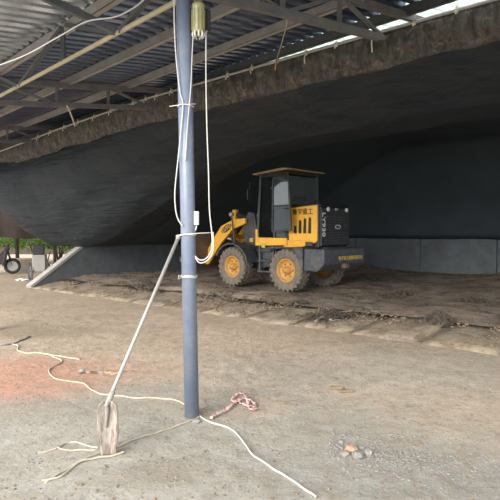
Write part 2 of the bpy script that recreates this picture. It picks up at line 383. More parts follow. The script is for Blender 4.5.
# ---------------------------------------------------------------- tarpaulin over the bay
PS = [-17, -15, -11.5, -8.2, -5.5, -1.48, 5.]; PZ = [1.95, 2.22, 2.50, 2.70, 2.76, 2.84, 2.90]
def pz(s): return float(np.interp(s, PS, PZ))
ES = [-17, -15.9, -14.9, -14.2, -13.3]; EZ = [1.70, .95, -.10, -.46, -.50]; EQ = [7.0, 7.25, 7.8, 8.1, 8.5]
PQ = [6.93, 7.03, 7.6, 8.3, 9.3, 10.4, 12., 16.9]
def prof(s, q):
    p = pz(s); bz = float(np.interp(s, [-11, -6.3, -4.3, -2, 5], [1.90, 1.75, 1.83, 1.93, 2.0]))
    zs = [p, p-.45, (p-.45)*.6+bz*.4-.06, bz+.02, bz, bz+.5, 2.75, 2.75]
    return float(np.interp(q, PQ, zs))
def tz(s, v):
    VK = .4; sc = max(s, SL); s_ = s
    eq = float(np.interp(s, ES, EQ)) if s < SL else 8.5
    ez = float(np.interp(s, ES, EZ)) if s < SL else -.50
    if v <= VK: q = 6.93 + (eq-6.93)*(v/VK)**1.15
    else: q = eq + (BW-.03-8.5)*((v-VK)/(1-VK))**1.3 if s >= SL else eq
    fr = min(1., (q-6.93)/max(.01, eq-6.93)); f = sm(fr)*.5+fr*.5
    low = pz(s)*(1-f) + ez*f
    side = 1 - sm((s-SL)/7.5) if s >= SL else 1.
    z = prof(s, q)*(1-side) + low*side if s >= SL else low
    if s >= SL and q > 16.2: z = z + (-.30 - z)*sm((q-16.2)/.62)
    env = sm(fr*4)*sm((1-fr)*4 + (1-side)*3)
    left = sm((-7.5-s)/4)
    z += left*.045*math.sin(20*fr + s*1.1 + 2.5*nz(s*.8, fr*2, 0, 1.))*env
    z += .03*fbm(s, q, .9, 3)*env
    if q < 8.6: q -= side*.60*math.sin(PI*fr)*sm(fr*3)
    return q, z
sv = [-17 + 21.8*i/219 for i in range(220)]
VN = 120; VF = .085   # the dusty edge band ends here
def tp(s, v):
    q, z = tz(s, v); return B(s, q, z)
def band_v(s): return .052 + .012*nz(s, 1, 0, 1.2)   # width of the band
def strip(name, va, vb, nv, mat, parent=None, dz=0):
    vs = []
    for j in range(nv):
        for s in sv:
            a, b = va(s), vb(s); v = a+(b-a)*j/(nv-1); p = tp(s, v)
            vs.append(V(p.x, p.y, p.z+dz) - NB*(dz*1.0))
    nu = len(sv); m = MB(); m.add(vs, [(j*nu+i, j*nu+i+1, (j+1)*nu+i+1, (j+1)*nu+i) for j in range(nv-1) for i in range(nu-1)])
    o = m.build(name, mat, parent, True); md = o.modifiers.new('s', 'SOLIDIFY'); md.thickness = .006
    return o
tarp = strip('tarpaulin', lambda s: 0, lambda s: .52, 80, M['tarp'])
strip('rear_tarp_haze', lambda s: .519, lambda s: 1, 60, M['tarphaze'], tarp)  # inner stretch of the same tarpaulin, lightened in colour for haze
tag(tarp, 'huge sagging black tarpaulin stretched over the bay from pipe to walls', 'tarpaulin')
# the front edge band hangs down outside from the pipe
def band():
    vs = []; nu = 420; nv = 12; m = MB()
    for j in range(nv):
        fr = j/(nv-1)
        for i in range(nu):
            s = -17+21.8*i/(nu-1); ht = (.47 + .05*nz(s, 0, 0, 1.1) + .025*nz(s, 3, 0, 4.)) * (.55 + .45*sm((s+17)/3))
            wr = .016*math.sin(s*13-fr*6.5+4*nz(s, 0, 4, .9))*(.25+.75*math.sin(PI*min(1, fr*.8))) + .03*nz(s*2.2+fr*1.2, fr*2.4, 1)
            q = 6.885 + .10*fr - .05*math.sin(PI*fr) + wr
            vs.append(B(s, q, pz(s) + .02 - ht*fr))
    m.add(vs, [(j*nu+i, j*nu+i+1, (j+1)*nu+i+1, (j+1)*nu+i) for j in range(nv-1) for i in range(nu-1)])
    o = m.build('edge_band', M['tarpedge'], tarp, True); md = o.modifiers.new('s', 'SOLIDIFY'); md.thickness = .006
    o['label'] = 'dusty brownish front edge band with crease shade in its colour'
band()
pipe = MB().tube([B(s, 6.87, pz(s)+.035) for s in np.linspace(-17.3, 5, 40)], .024, 10).build('tarp_edge_pipe', M['galv'], None, True)
tag(pipe, 'long grey pipe along the front edge of the black tarpaulin', 'pipe')

# ties round the pipe
def pipe_at(px):
    best = min((abs(250+500*(B(s, 6.86, 0).x/B(s, 6.86, 0).y)-px), s) for s in np.arange(-17, 4.5, .02)); s = best[1]
    return s, B(s, 6.87, pz(s)+.035)
def tie(px, ln, mat, label, bow=False, group='white cords tying the tarpaulin edge to the pipe'):
    s, p = pipe_at(px); e = empty('tie_cord', p, 0, label, 'cord', group)
    ax = DB; m = MB()
    for kx in (-.012, .0, .012):
        ring = [ax*(kx+.003*math.sin(a)) - NB*(math.cos(a)*.030) + V(0, 0, math.sin(a)*.030) for a in np.linspace(0, 2*PI, 13)]
        m.tube(ring, .011, 6, False)
    m.build('knot_loop', mat, e, True)
    m = MB(); m.tube([V(0, 0, -.02)-NB*.04, -NB*.065+DB*.01*nz(px, 1)+V(0, 0, -.02-ln*.5), -NB*.055+DB*.05*nz(px, 4, 0, .7)+V(0, 0, -.02-ln)], .011, 6)
    m.build('cord_tail', mat, e, True)
    m = MB(); m.tube([V(0, 0, .02)-NB*.03, DB*.03-NB*.05+V(0, 0, .05+.03*abs(nz(px, 2)))], .006, 6); m.build('cord_stub', mat, e, True)
    return e
LT = 'short white cord knotted round the tarpaulin pipe'
ORD = ['first', 'second', 'third', 'fourth', 'fifth', 'sixth', 'seventh', 'eighth', 'ninth', 'tenth', 'eleventh', 'twelfth', 'thirteenth']
for ti, px in enumerate((40, 52, 66, 80, 96, 112, 125, 134, 147, 158, 172, 228, 252)): tie(px, .07+.04*random.random(), M['cord'], ('short white cord knot on the tarpaulin pipe, %s from the left end' % ORD[ti]) if px < 200 else 'short white cord knot on the pipe just right of the dangling cable' if px < 240 else 'short white cord knot on the pipe, next left of the orange knot')
tie(277, .14, M['orange'], 'orange-pink cord knot on the pipe below the hanging rope', group='x')
tie(305, .16, M['cord'], 'white cord knot right of the orange knot on the tarpaulin pipe')
tie(335, .06, M['cord'], 'stubby white cord knot on the pipe, halfway from orange knot to long dangling tail')
tie(371, .26, M['cord'], 'white cord with the longest dangling tail on the tarpaulin pipe')
tie(411, .05, M['cord'], 'thick white cord knot second from the right on the pipe')
tie(453, .05, M['cord'], 'thick white cord knot nearest the right edge on the pipe')
for o in COL.objects:
    if o.get('group') == 'x': o['group'] = 'cords tying the tarpaulin edge to the pipe'

# ---------------------------------------------------------------- roof
def roofz(q): return 2 + .15*q if q <= 12 else 2 + .15*12 - .15*(q-12)
def sheet_mesh(q0, q1, name, mat):
    prof = []; 
    for k_ in range(4):
        x = k_*.2; prof += [(x, 0), (x+.085, 0), (x+.105, .055), (x+.18, .055)]
    prof.append((.8, 0)); prof.append((.83, 0)); m = MB(); n = len(prof)
    zs = lambda q: (roofz(q))
    vs = [R(x, q, zs(q)+.057+z) for q in (q0, q1) for x, z in prof]
    m.add(vs, [(a, a+1, a+1+n, a+n) for a in range(n-1)])
    return m.build(name, mat)
roof = empty('ceiling'); tag(roof, kind='structure')
def lay(q0, q1, t0, t1, mat, name):
    o = sheet_mesh(q0, q1, name, mat); o.parent = roof; t = t0; first = True
    while t < t1:
        c = o if first else share(o, roof); first = False
        c.location = D4*t + V(0, 0, .002*random.random()); t += .8
lay(1.1, 2.78, -6.4, 20, M['zinc'], 'roof_sheet')
lay(2.76, 6.36, -6.4, 20, M['bluesheet'], 'roof_sheet')
lay(6.34, 7.9, -6.4, 9.5, M['fibre'], 'skylight_sheet')
lay(6.34, 7.9, 9.6, 20, M['bluesheet'], 'roof_sheet')
lay(7.88, 12, -6.4, 20, M['zinc'], 'roof_sheet')
lay(12, 21, -6.4, 20, M['zinc'], 'roof_sheet')
def cpurlin(q, t0, t1, mat, label, h=.12, wd=.075, g='steel purlins under the roof sheets'):
    o = MB(); z = roofz(q)
    def bx(qa, qb, za, zb):
        vs = [R(t, q_, z_) for t in (t0, t1) for q_, z_ in ((qa, za), (qb, za), (qb, zb), (qa, zb))]
        o.add(vs, [(0, 1, 2, 3), (7, 6, 5, 4), (0, 4, 5, 1), (1, 5, 6, 2), (2, 6, 7, 3), (3, 7, 4, 0)])
    bx(q, q+.006, z-h+.055, z+.055); bx(q, q+wd, z-h+.055, z-h+.063); bx(q, q+wd, z+.047, z+.055); bx(q+wd-.005, q+wd, z-h+.055, z-h+.08)
    o = o.build('roof_purlin', mat); return tag(o, label, 'beam', g)
TT = (-6.4, 20.6)
cpurlin(1.4, *TT, M['purlin'], 'grey steel purlin along the open eave, nearest the camera')
cpurlin(2.7, *TT, M['purlin'], 'grey steel purlin crossing the top left corner above the cream pipe')
cpurlin(3.98, *TT, M['purlin'], 'grey steel purlin just behind the cream pipe')
cpurlin(5.15, *TT, M['purlin'], 'grey steel purlin midway between cream pipe and tarpaulin')
cpurlin(6.27, *TT, M['steel_dark'], 'thick dark steel purlin just above the tarpaulin pipe', .13, .07)
cpurlin(7.9, *TT, M['steel_dark'], 'dark steel purlin over the bay, farthest behind the tarpaulin pipe')
# cream pipe: bottom chord of the eave girder
yp = MB().tube([R(-6.4, 2.7, 2.0), R(20.6, 2.7, 2.0)], .025, 10).build('eave_pipe', M['yellowpipe'], None, True)
tag(yp, 'long cream-yellow pipe running diagonally under the top left roof', 'pipe')
# girder webs between purlin and cream pipe
POST_T = [3.35 + 5.15*i for i in range(-2, 4)]
for i, t0 in enumerate(POST_T[:-1]):
    if t0 < -1.6: continue
    e = empty('eave_brace', R(t0+2.5, 2.7, 2.0), 0, ['dark web bracing of the cream pipe right of the pole, out of frame', 'dark steel web bracing above the cream pipe left of the pole',
        'dark steel web bracing above the cream pipe at the left edge'][min(i-1, 2)] if i < 4 else 'far dark steel web bracing beyond the left edge', 'brace', 'web braces of the eave girder')
    o = R(t0+2.5, 2.7, 2.0)
    def w_(name, a, b, wd=.05):
        MB().bar(R(*a)-o, R(*b)-o, wd, wd).build(name, M['steel_dark'], e)
    zt = roofz(2.7)
    w_('web_post', (t0+2.5, 2.7, 2.0), (t0+2.5, 2.7, zt))
    w_('web_diagonal', (t0+1.27, 2.7, 2.0), (t0+2.40, 2.7, zt))
    w_('web_diagonal', (t0+.05, 2.7, zt), (t0+1.2, 2.7, 2.0))
    w_('web_diagonal', (t0+3.85, 2.7, 2.0), (t0+2.52, 2.7, zt))
    w_('web_diagonal', (t0+4.95, 2.7, zt), (t0+3.9, 2.7, 2.0))
    w_('knee_brace', (t0+1.27, 2.7, 2.02), (t0+1.27+.55, 2.7-.80, 2.0+.42), .07)
# roof trusses
tl = {1: 'dark steel roof truss passing over the pole, right of it', 2: 'second grey steel roof truss, over the left end of the tarpaulin', 3: 'third roof truss, small at the left edge'}
for i, t0 in enumerate(POST_T):
    if i == 0: continue
    e = empty('roof_truss', R(t0, 2.7, 2.0), 0, tl.get(i-1, 'roof truss off to the right of the picture' if i == 1 else 'far roof truss behind the third one'), 'truss', 'steel roof trusses'); o = R(t0, 2.7, 2.0)
    bz = lambda q: 2.0 + .14*(q-2.7)
    mt = M['steel']
    MB().bar(R(t0, 1.2, roofz(1.2)-.08)-o, R(t0, 12, roofz(12)-.08)-o, .07, .09).build('top_chord', mt, e)
    MB().bar(R(t0, 2.7, bz(2.7))-o, R(t0, 5.62, bz(5.62))-o, .07, .08).build('bottom_chord', mt, e)
    MB().bar(R(t0, 12, roofz(12)-.08)-o, R(t0, 20.5, roofz(20.5)-.08)-o, .07, .09).build('top_chord', mt, e)
    q = 2.84; a = 0; first = None
    while q < 5.0:
        MB().bar(R(t0, q, bz(q))-o, R(t0, q, roofz(q)-.08)-o, .05, .05).build('web_post', mt, e)
        pa, pb = ((q, bz(q)), (q+.97, roofz(q+.97)-.08)) if a % 2 else ((q, roofz(q)-.08), (q+.97, bz(q+.97)))
        MB().bar(R(t0, *pa)-o, R(t0, *pb)-o, .04, .04).build('web_diagonal', mt, e)
        q += .97; a += 1
# ---------------------------------------------------------------- poles
pb = onz(192, 416.5, 0); pb.z = gh(pb.x, pb.y)
pt = atd(183.5, 0, pb.y); pt = pb + (pt-pb)*1.05
def pole(name, base, top, label, group=None):
    e = empty(name, base, 0, label, 'pole', group); d = top-base
    MB().tube([V(0, 0, -.05), d], .0625, 28).build('shaft', M['pole'], e, True)
    MB().box((-.12, -.12, 0), (.12, .12, .012), Matrix.Translation(d)).build('cap_plate', M['steel'], e)
    return e
pl = pole('steel_pole', pb, pt, 'blue-grey round steel pole standing in the foreground with the shovel leaning on it')
for i, t0 in enumerate(POST_T):
    if abs(t0-3.35) < .1 or t0 < -7 or t0 > 14: continue
    b_ = R(t0, 2.7, 0); b_.z = 0; tp_ = R(t0, 2.7, 2.0)
    pole('steel_pole', b_, tp_, 'blue-grey round steel pole at the extreme left edge' if abs(t0-8.5) < .1 else (('blue-grey round steel pole of the same row, off to the right' if t0 > -5 else 'blue-grey round steel pole of the same row, farthest off to the right') if t0 < 0 else 'blue-grey round steel pole of the same row, farthest off to the left'), 'steel poles of the eave row')
pd = (pt-pb).normalized()
def onpole(px, py, off=.066, ang=None):
    """point on the pole's skin seen at image height py"""
    r = ray(px, py); z = CAMZ + r.z*(pb.y-.06); c_ = pb + pd*((z-pb.z)/pd.z)
    return c_
def polez(py):
    z = CAMZ + ray(190, py).z*pb.y; return pb + pd*((z-pb.z)/pd.z)
# wire wraps round the pole
for py, lb, mat in ((108, 'thin white string tied round the pole high up, its ends sticking out', M['cord']), (234.5, 'thin white wire wrapped round the pole at the shovel tip', M['cord']), (277, 'white wire ring round the pole below the shovel tip', M['cable'])):
    c_ = polez(py); e = empty('wire_wrap', c_, 0, lb, 'wire'); m = MB()
    for kz in ((0, .012) if py > 270 else (0,)):
        m.tube([V(math.cos(a)*.068, math.sin(a)*.068, kz+.004*math.sin(3*a)) for a in np.linspace(0, 2*PI, 25)], .005 if py > 270 else .0035, 6, False)
    m.build('wire_ring', mat, e, True); m = MB()
    if py < 200: m.tube([V(-.13, -.03, -.005), V(-.02, -.072, 0), V(.09, -.05, .01)], .003, 5)
    elif py < 260: m.tube([V(-.10, -.04, -.012), V(-.02, -.07, 0), V(.07, -.05, .01), V(.21, -.02, .016)], .0035, 5)
    else: m.tube([V(-.055, -.05, 0), V(-.085, -.06, -.012), V(-.075, -.07, .02)], .005, 5)
    m.build('wire_end', mat, e, True)
# small white box on the pole
c_ = polez(218); e = empty('junction_box', c_+V(.075, -.02, 0), 0, 'small white junction box on the right side of the pole', 'box')
MB().box((-.02, -.02, -.06), (.02, .02, .055)).build('case', M['white'], e, bevel=.005)
MB().box((-.017, -.024, -.055), (.017, -.02, .05)).build('lid', M['white'], e, bevel=.002)
MB().tube([V(0, 0, -.06), V(-.005, 0, -.09), V(-.02, .01, -.12)], .006, 6).build('cable_gland', M['white'], e, True)
# cables down the pole
def pathd(pts, d=None, n=6):
    P = [atd(x, y, dd if dd else d) for x, y, dd in [(p[0], p[1], p[2] if len(p) > 2 else None) for p in pts]]
    return smooth_path(P, n)
def smooth_path(P, n=6):
    out = []
    for i in range(len(P)-1):
        a, b, c, d_ = P[max(i-1, 0)], P[i], P[i+1], P[min(i+2, len(P)-1)]
        for k_ in range(n):
            t = k_/n; out.append(.5*((2*b)+(c-a)*t+(2*a-5*b+4*c-d_)*t*t+(3*b-a-3*c+d_)*t**3))
    out.append(P[-1]); return out
dp = pb.y
def thing_tube(name, P, r, mat, label, cat, n=7, group=None):
    o = P[0].copy(); e = MB().tube([p-o for p in P], r, n).build(name, mat, None, True); e.location = o; return tag(e, label, cat, group)
thing_tube('power_cable', pathd([(174, -8), (174.5, 30), (176.5, 62), (180, 92), (183, 104), (181, 130), (178, 160), (175, 190), (175.5, 208), (178, 219), (182.5, 226)], dp-.075), .0055, M['cable'], 'white cable hanging in a loop on the left side of the pole', 'cable')
thing_tube('power_cable', pathd([(193, 36), (192, 58), (191, 84), (189, 108), (187, 132), (185.5, 160)], dp-.078), .0045, M['cable'], 'thin white cable running down the face of the pole', 'cable')
thing_tube('power_cable', pathd([(206, 33), (206, 80), (207, 130), (208.5, 170), (209.5, 210), (212, 235), (211.5, 250), (206, 258.5), (200, 260), (195, 256)], dp-.03), .0055, M['cable'], 'white cable dangling in a long loop right of the pole', 'cable')
thing_tube('power_cable', pathd([(195, 257, dp-.02), (199, 262.5, dp-.04), (205, 262, dp-.05), (211, 256, dp-.06), (213.5, 246, dp-.05), (213, 232, dp-.04)], None), .005, M['cable'], 'second white cable curled under the long loop right of the pole', 'cable')
thing_tube('overhead_cable', pathd([(-30, 74, 5.4), (0, 65, 5.2), (28, 54, 5.0), (60, 36, 4.8), (87, 21.5, 4.7), (115, 17, 4.6), (135, 7, 4.5), (150, -5, 4.4), (170, -14, 4.4)], None), .0065, M['cable'], 'white cable slung across the top left under the roof', 'cable')
# motor with control box at the top of the pole
mt = atd(198.3, 37, dp-.03); e = empty('hoist_motor', mt, 0, 'olive-yellow ribbed motor mounted at the top of the pole', 'motor')
m = MB().lathe([(0.03, .02), (.03, .045), (.045, .048), (.22, .048), (.235, .052), (.26, .052), (.27, .04), (.27, 0)], (0, 0, 0), (0, 0, 1), 24).build('housing', M['brass'], e, True)
for a_ in range(12):
    MB().box((.046, -.004, .05), (.056, .004, .215), Matrix.Rotation(a_*PI/6, 4, 'Z')).build('cooling_fin', M['brass'], e)
MB().box((-.035, -.035, .27), (.035, .035, .40)).build('gear_box', M['rust'], e, bevel=.006)
m = MB()
for a_ in range(9):
    an = a_*2*PI/9; m.tube([V(math.cos(an)*.042, math.sin(an)*.042, .04), V(math.cos(an)*.05, math.sin(an)*.05, .012), V(math.cos(an)*.036, math.sin(an)*.036, -.004-.01*random.random())], .008, 6)
m.build('rope_fringe', M['cord'], e, True)
MB().tube([V(-.05, 0, .25), V(-.10, .05, .25)], .012, 8).build('mounting_arm', M['steel'], e)
ob = atd(207, 22, dp+.05); e = empty('control_box', ob, 0, 'small dark control box beside the olive motor on the pole', 'box')
MB().box((-.022, -.03, -.07), (.03, .03, .09)).build('case', M['black'], e, bevel=.006)
MB().tube([V(0, 0, -.07), V(-.004, -.03, -.10), V(-.012, -.06, -.10)], .005, 6).build('lead', M['cord'], e)
# ropes hung from the roof
a = atd(284, 16, 5.2)
s_, kn = pipe_at(277)
thing_tube('hanging_rope', smooth_path([atd(282, 13, 5.05), atd(286.5, 14, 5.1), atd(287.5, 19, 5.3), kn+(atd(285, 30, 6.6)-kn)*.8, kn-NB*.03+V(0, 0, .02)], 6), .008, M['rope'], 'pale rope running from the roof truss down to the orange knot', 'rope')
thing_tube('hanging_rope', pathd([(67, 106, 8.4), (70, 112, 8.8), (73, 120, 9.8), (75, 126, 11.5)], None), .014, M['cord'], 'pale cord dangling from the second truss to the tarpaulin, left', 'rope')

# ---------------------------------------------------------------- shovel leaning on the pole
top = atd(179.5, 236, pb.y-.08); foot = onz(105.5, 455, .01)
top = V(polez(236).x-.075, pb.y-.03, top.z)
e = empty('shovel', foot, 0, 'cement-crusted grey shovel leaning against the pole, blade on the ground', 'shovel')
nk = atd(107, 404, foot.y+.02) - foot; T = top-foot; hd = (T-nk).normalized(); bl = nk.length; ud = nk.normalized(); neck = nk
side = V(.97, .26, 0); nrm = side.cross(ud).normalized()
if nrm.y > 0: nrm = -nrm
MB().tube([nk-hd*.02, nk+hd*.05, (T+nk)/2, T], [.016, .0135, .0145, .0145], 12).build('handle', M['handle'], e, True)
MB().tube([T-hd*.03, T+hd*.004], [.019, .018], 12).build('end_cap', M['handle'], e, True)
MB().lathe([(0, .018), (.09, .021), (.10, .018)], neck*.98, hd, 14).build('socket', M['spade'], e, True)
m = MB(); nu, nv = 9, 12; vs = []
for j in range(nv):
    fr = j/(nv-1)
    hw = .050 + .020*sm(fr*2.2) - .030*sm((fr-.88)/.12)
    for i in range(nu):
        a = (i/(nu-1)*2-1)
        tip = .03*(1-fr)*(a*a)*(1 if fr < .15 else 0)
        p = ud*(fr*bl*1.08 + (.012*a*a if fr < .05 else 0) + (0 if fr < .95 else -.012*abs(a))) + side*a*hw*(.93+.07*math.sin(PI*fr)) - nrm*(-.022*a*a) + nrm*(.035*(1-fr)**2) - nrm*.01 + side*.022*(1-fr)
        vs.append(p)
m.add(vs, [(j*nu+i, j*nu+i+1, (j+1)*nu+i+1, (j+1)*nu+i) for j in range(nv-1) for i in range(nu-1)])
o = m.build('blade', M['spade'], e, True); md = o.modifiers.new('s', 'SOLIDIFY'); md.thickness = .008; md.offset = 0
MB().tube([neck*.95+nrm*.01, ud*bl*.55+nrm*.012], [.018, .006], 8).build('blade_rib', M['spade'], e, True)

# ---------------------------------------------------------------- ropes, tape and litter on the yard
def gpath(pts, lift, n=5): 
    P = [onz(x, y) for x, y in pts]; P = smooth_path(P, n)
    return [V(p.x, p.y, gh(p.x, p.y)+lift+.004*abs(nz(p.x*9, p.y*9))) for p in P]
thing_tube('ground_rope', gpath([(199, 416), (206, 421), (222, 426), (234, 432), (244, 444), (252, 456), (268, 468), (285, 478), (300, 489), (316, 502)], .007), .0075, M['cable'], 'off-white cable on the ground right of the pole base', 'cable')
thing_tube('ground_rope', gpath([(200, 417), (190, 422), (165, 431), (140, 440), (115, 450), (88, 460), (62, 474), (45, 484)], .006), .0075, M['rope'], 'beige rope from the pole base past the shovel blade', 'rope')
thing_tube('ground_rope', gpath([(42, 482), (50, 481), (62, 478), (72, 470), (80, 465), (96, 461), (112, 459), (124, 456)], .009), .0075, M['rope'], 'beige rope end doubled back below the shovel blade', 'rope')
thing_tube('ground_rope', gpath([(38, 453), (50, 451), (58, 449), (66, 444), (76, 443), (88, 448), (98, 450), (92, 452), (76, 452), (64, 452), (58, 449)], .006), .006, M['rope'], 'thin rope loop lying left of the shovel blade', 'rope')
thing_tube('ground_rope', gpath([(52, 358), (62, 362), (52, 368), (49, 372), (56, 379), (70, 382), (84, 384), (98, 394), (118, 397), (140, 399), (160, 399), (175, 401), (186, 406)], .006), .008, M['rope'], 'pale beige rope winding over the ground behind the shovel', 'rope')
thing_tube('ground_rope', gpath([(-6, 346), (10, 345), (18, 347), (18, 352), (26, 355), (40, 355), (54, 357), (80, 360)], .006), .010, M['rope'], 'pale rope crossing the dirt at the left edge', 'rope')
thing_tube('wire_strand', gpath([(-5, 347), (8, 346), (20, 342), (30, 337)], .006), .012, M['steel'], 'dark wire strand on the dirt at the left edge', 'wire')
thing_tube('twig', gpath([(262, 400), (272, 402), (286, 405), (297, 407)], .008), [.006+.004*math.sin(i) for i in range(16)], M['soil'], 'brown twig lying on the ground right of the pink tape', 'twig')
# pink plastic tape
def ribbon(pts, wd, mat, name, parent=None, amp=.02):
    P = smooth_path([onz(*p) for p in pts], 6); m = MB(); vs = []
    for i, p in enumerate(P):
        d_ = (P[min(i+1, len(P)-1)]-P[max(i-1, 0)]).normalized(); sd_ = d_.cross(V(0, 0, 1)); tw = .9*math.sin(i*.9)
        c_ = V(p.x, p.y, gh(p.x, p.y)+.012+amp*abs(math.sin(i*1.3)))
        vs += [c_ - (sd_*math.cos(tw)+V(0, 0, 1)*math.sin(tw)*.4)*wd/2, c_ + (sd_*math.cos(tw)+V(0, 0, 1)*math.sin(tw)*.4)*wd/2]
    m.add(vs, [(2*i, 2*i+1, 2*i+3, 2*i+2) for i in range(len(P)-1)])
    o = m.build(name, mat, parent, True); md = o.modifiers.new('s', 'SOLIDIFY'); md.thickness = .003; return o
e = ribbon([(211, 420), (218, 416), (226, 412), (236, 404), (244, 401), (252, 404), (255, 408), (248, 408), (238, 404), (232, 402), (238, 396), (246, 399), (250, 412), (256, 411)], .035, M['pink'], 'plastic_tape')
tag(e, 'crumpled faded pink-red plastic tape on the ground right of the pole', 'tape')
# stones
def blob(name, c_, r, mat, label, cat, sq=(1, 1, .6), seed=0, group=None, parent=None, lvl=2):
    bm = bmesh.new(); bmesh.ops.create_icosphere(bm, subdivisions=lvl, radius=1)
    for v in bm.verts:
        f = 1 + .35*noise.noise(v.co*1.3 + V(seed, seed, 0)) + .12*noise.noise(v.co*3.5+V(seed, 0, 0))
        v.co = V(v.co.x*f*r*sq[0], v.co.y*f*r*sq[1], v.co.z*f*r*sq[2])
    me = bpy.data.meshes.new(name); bm.to_mesh(me); bm.free(); me.materials.append(mat)
    o = bpy.data.objects.new(name, me); COL.objects.link(o); o.location = c_; o.parent = parent
    return tag(o, label, cat, group)
def gb(name, px, py, r, mat, label, cat, sq=(1, 1, .6), seed=0, group=None):
    p = onz(px, py); return blob(name, V(p.x, p.y, gh(p.x, p.y)+r*sq[2]*.6), r, mat, label, cat, sq, seed, group)
gb('stone', 196.5, 422, .035, M['stone'], 'grey stone against the foot of the pole', 'stone', (1.1, .9, .55), 3)
gb('brick_fragment', 351, 452, .042, M['brick'], 'orange brick fragment among grey rubble at lower right', 'brick', (1.2, .9, .7), 5)
gb('stone', 82, 371, .035, M['stone'], 'small grey stone at the left end of the rubble ridge', 'stone', (1.2, .9, .7), 8)
RL = ['above left of', 'below left of', 'directly below', 'touching the right of', 'farthest right of']
for i, (x, y) in enumerate(((341, 443), (345, 457), (358, 459), (362, 449), (368, 456))):
    gb('rubble_stone', x, y, .022+.01*(i % 3), M['stone'], 'small grey rubble stone %s the orange brick fragment' % RL[i], 'stone', (1, 1, .7), i, 'rubble round the brick fragment')
gb('dirt_clod', 336, 389, .055, M['soil'], 'brown dirt clod, left of two in the middle of the yard', 'clod', (1.6, .6, .35), 4)
gb('dirt_clod', 346, 392, .055, M['soil'], 'brown dirt clod, right of two in the middle of the yard', 'clod', (1.5, .6, .35), 9)
rid = thing_tube('earth_ridge', gpath([(79, 373), (88, 371.5), (98, 372.5), (108, 372), (119, 374)], -.005), [.012+.022*math.sin(PI*min(1, (i_+2)/24))*(.8+.5*abs(nz(i_*.9, 2))) for i_ in range(21)], M['earthdark'], 'low ridge of broken brown earth lumps behind the shovel handle', 'earth')
for i in range(9):
    p = onz(84+i*4.3, 371+.4*math.sin(i*2)+i*.3); r_ = .03+.025*abs(nz(i*1.7, 5))
    blob('earth_lump', V(p.x, p.y, gh(p.x, p.y)+r_*.3)-rid.location, r_, M['brownclod'] if i % 4 else M['stone'], None, None, (1.5, .7, .6), i+20, None, rid)
# loose gravel and dirt crumbs: stuff
def scatter(name, n, fpos, rmin, rmax, mat, label, seed=1):
    rnd = random.Random(seed); m = MB()
    for i in range(n):
        p = fpos(rnd)
        if p is None: continue
        r = rmin + (rmax-rmin)*rnd.random()**3; a0 = rnd.random()*6
        vs = [p+V(math.cos(a0+k_*2.094)*r*(.8+.5*rnd.random()), math.sin(a0+k_*2.094)*r*(.8+.5*rnd.random()), -r*.3) for k_ in range(3)]
        vs += [p+V(math.cos(a0+1+k_*2.094)*r*.7, math.sin(a0+1+k_*2.094)*r*.7, r*.45) for k_ in range(3)]
        m.add(vs, [(3, 4, 5), (0, 1, 3), (1, 4, 3), (1, 2, 4), (2, 5, 4), (2, 0, 5), (0, 3, 5)])
    o = m.build(name, mat); return tag(o, label, 'gravel', kind='stuff')
def fp_yard(r):
    x = r.uniform(-30, 530); y = 290 + 215*r.random()**.8; p = onz(x, y); q = p.x*NB.x+p.y*NB.y
    if q > 6.85: return None
    return V(p.x, p.y, gh(p.x, p.y))
scatter('loose_gravel', 2600, fp_yard, .003, .014, M['stone'], 'fine grey gravel strewn over the yard')
scatter('dirt_crumbs', 1500, fp_yard, .003, .016, M['soil'], 'brown dirt crumbs strewn over the yard', 2)
def fp_rub(r):
    x = 330+abs(r.gauss(0, 1))*70; y = 446+(x-330)*.14+r.gauss(0, 1)*9
    p = onz(x, min(y, 505)); return V(p.x, p.y, gh(p.x, p.y))
scatter('cement_rubble', 1600, fp_rub, .003, .018, M['stone'], 'broken grey cement crumbs at lower right', 3)
def fp_bay(r):
    s = r.uniform(SL+.2, 4); q = 7.6 + 3.6*r.random()**1.6
    c_ = nz(s, q, 0, .9)
    if c_ < .05: return None
    h = bh(s, q) if q > 7.9 else .02+.17*max(0, min(1, (q-6.93)/.95))**.8+.02
    return Bg(s, q, h+.004)
def fp_slab(r):
    s = r.uniform(SL+.2, 4); fr = r.random()**.7; q = 6.95+.95*fr
    if nz(s, q, 3, 1.4) < -.05: return None
    return Bg(s, q, .035+.17*max(0, fr)**.8)
scatter('soil_crumbs', 4500, fp_slab, .008, .035, M['soil'], 'brown soil crumbs spilt over the slabs at the bay edge', 14)
scatter('compost_crumbs', 6000, fp_bay, .008, .040, M['compost'], 'dark compost crumbs scattered along the bay floor', 4)
# debris pile with sticks on the slabs
c0 = onz(329, 319, .10); e = empty('debris_pile', V(c0.x, c0.y, .09), 0, 'black debris heap with sticks on the slab edge below the loader', 'debris')
blob('debris_heap', V(.05, .05, .0), .17, M['compost'], None, None, (1.5, .9, .55), 12, parent=e)
MB().tube([V(-.26, -.25, .02), V(.08, .15, .13)], .015, 6).build('stick', M['galv'], e)
MB().tube([V(-.02, -.16, .03), V(.55, -.30, .0)], .016, 6).build('stick', M['galv'], e)
MB().tube([V(.1, .1, .1), V(.45, .3, .1)], .014, 6).build('stick', M['wood'], e)
rn = random.Random(5); m = MB()
for i in range(420):
    a = rn.random()*6.28; r_ = abs(rn.gauss(0, .2)); p = V(math.cos(a)*r_*1.3+.05, math.sin(a)*r_*.9+.03, .02+.07*max(0, 1-r_*3))
    m.tube([p, p+V(rn.gauss(0, .07), rn.gauss(0, .05), rn.gauss(.015, .03))], .010, 4)
o = m.build('twig_litter', M['compost'], e); o['kind'] = 'stuff'
c0 = onz(214, 302, .10); e = empty('debris_pile', V(c0.x, c0.y, .10), 0, 'small dark scraps on the slabs just right of the pole', 'debris')
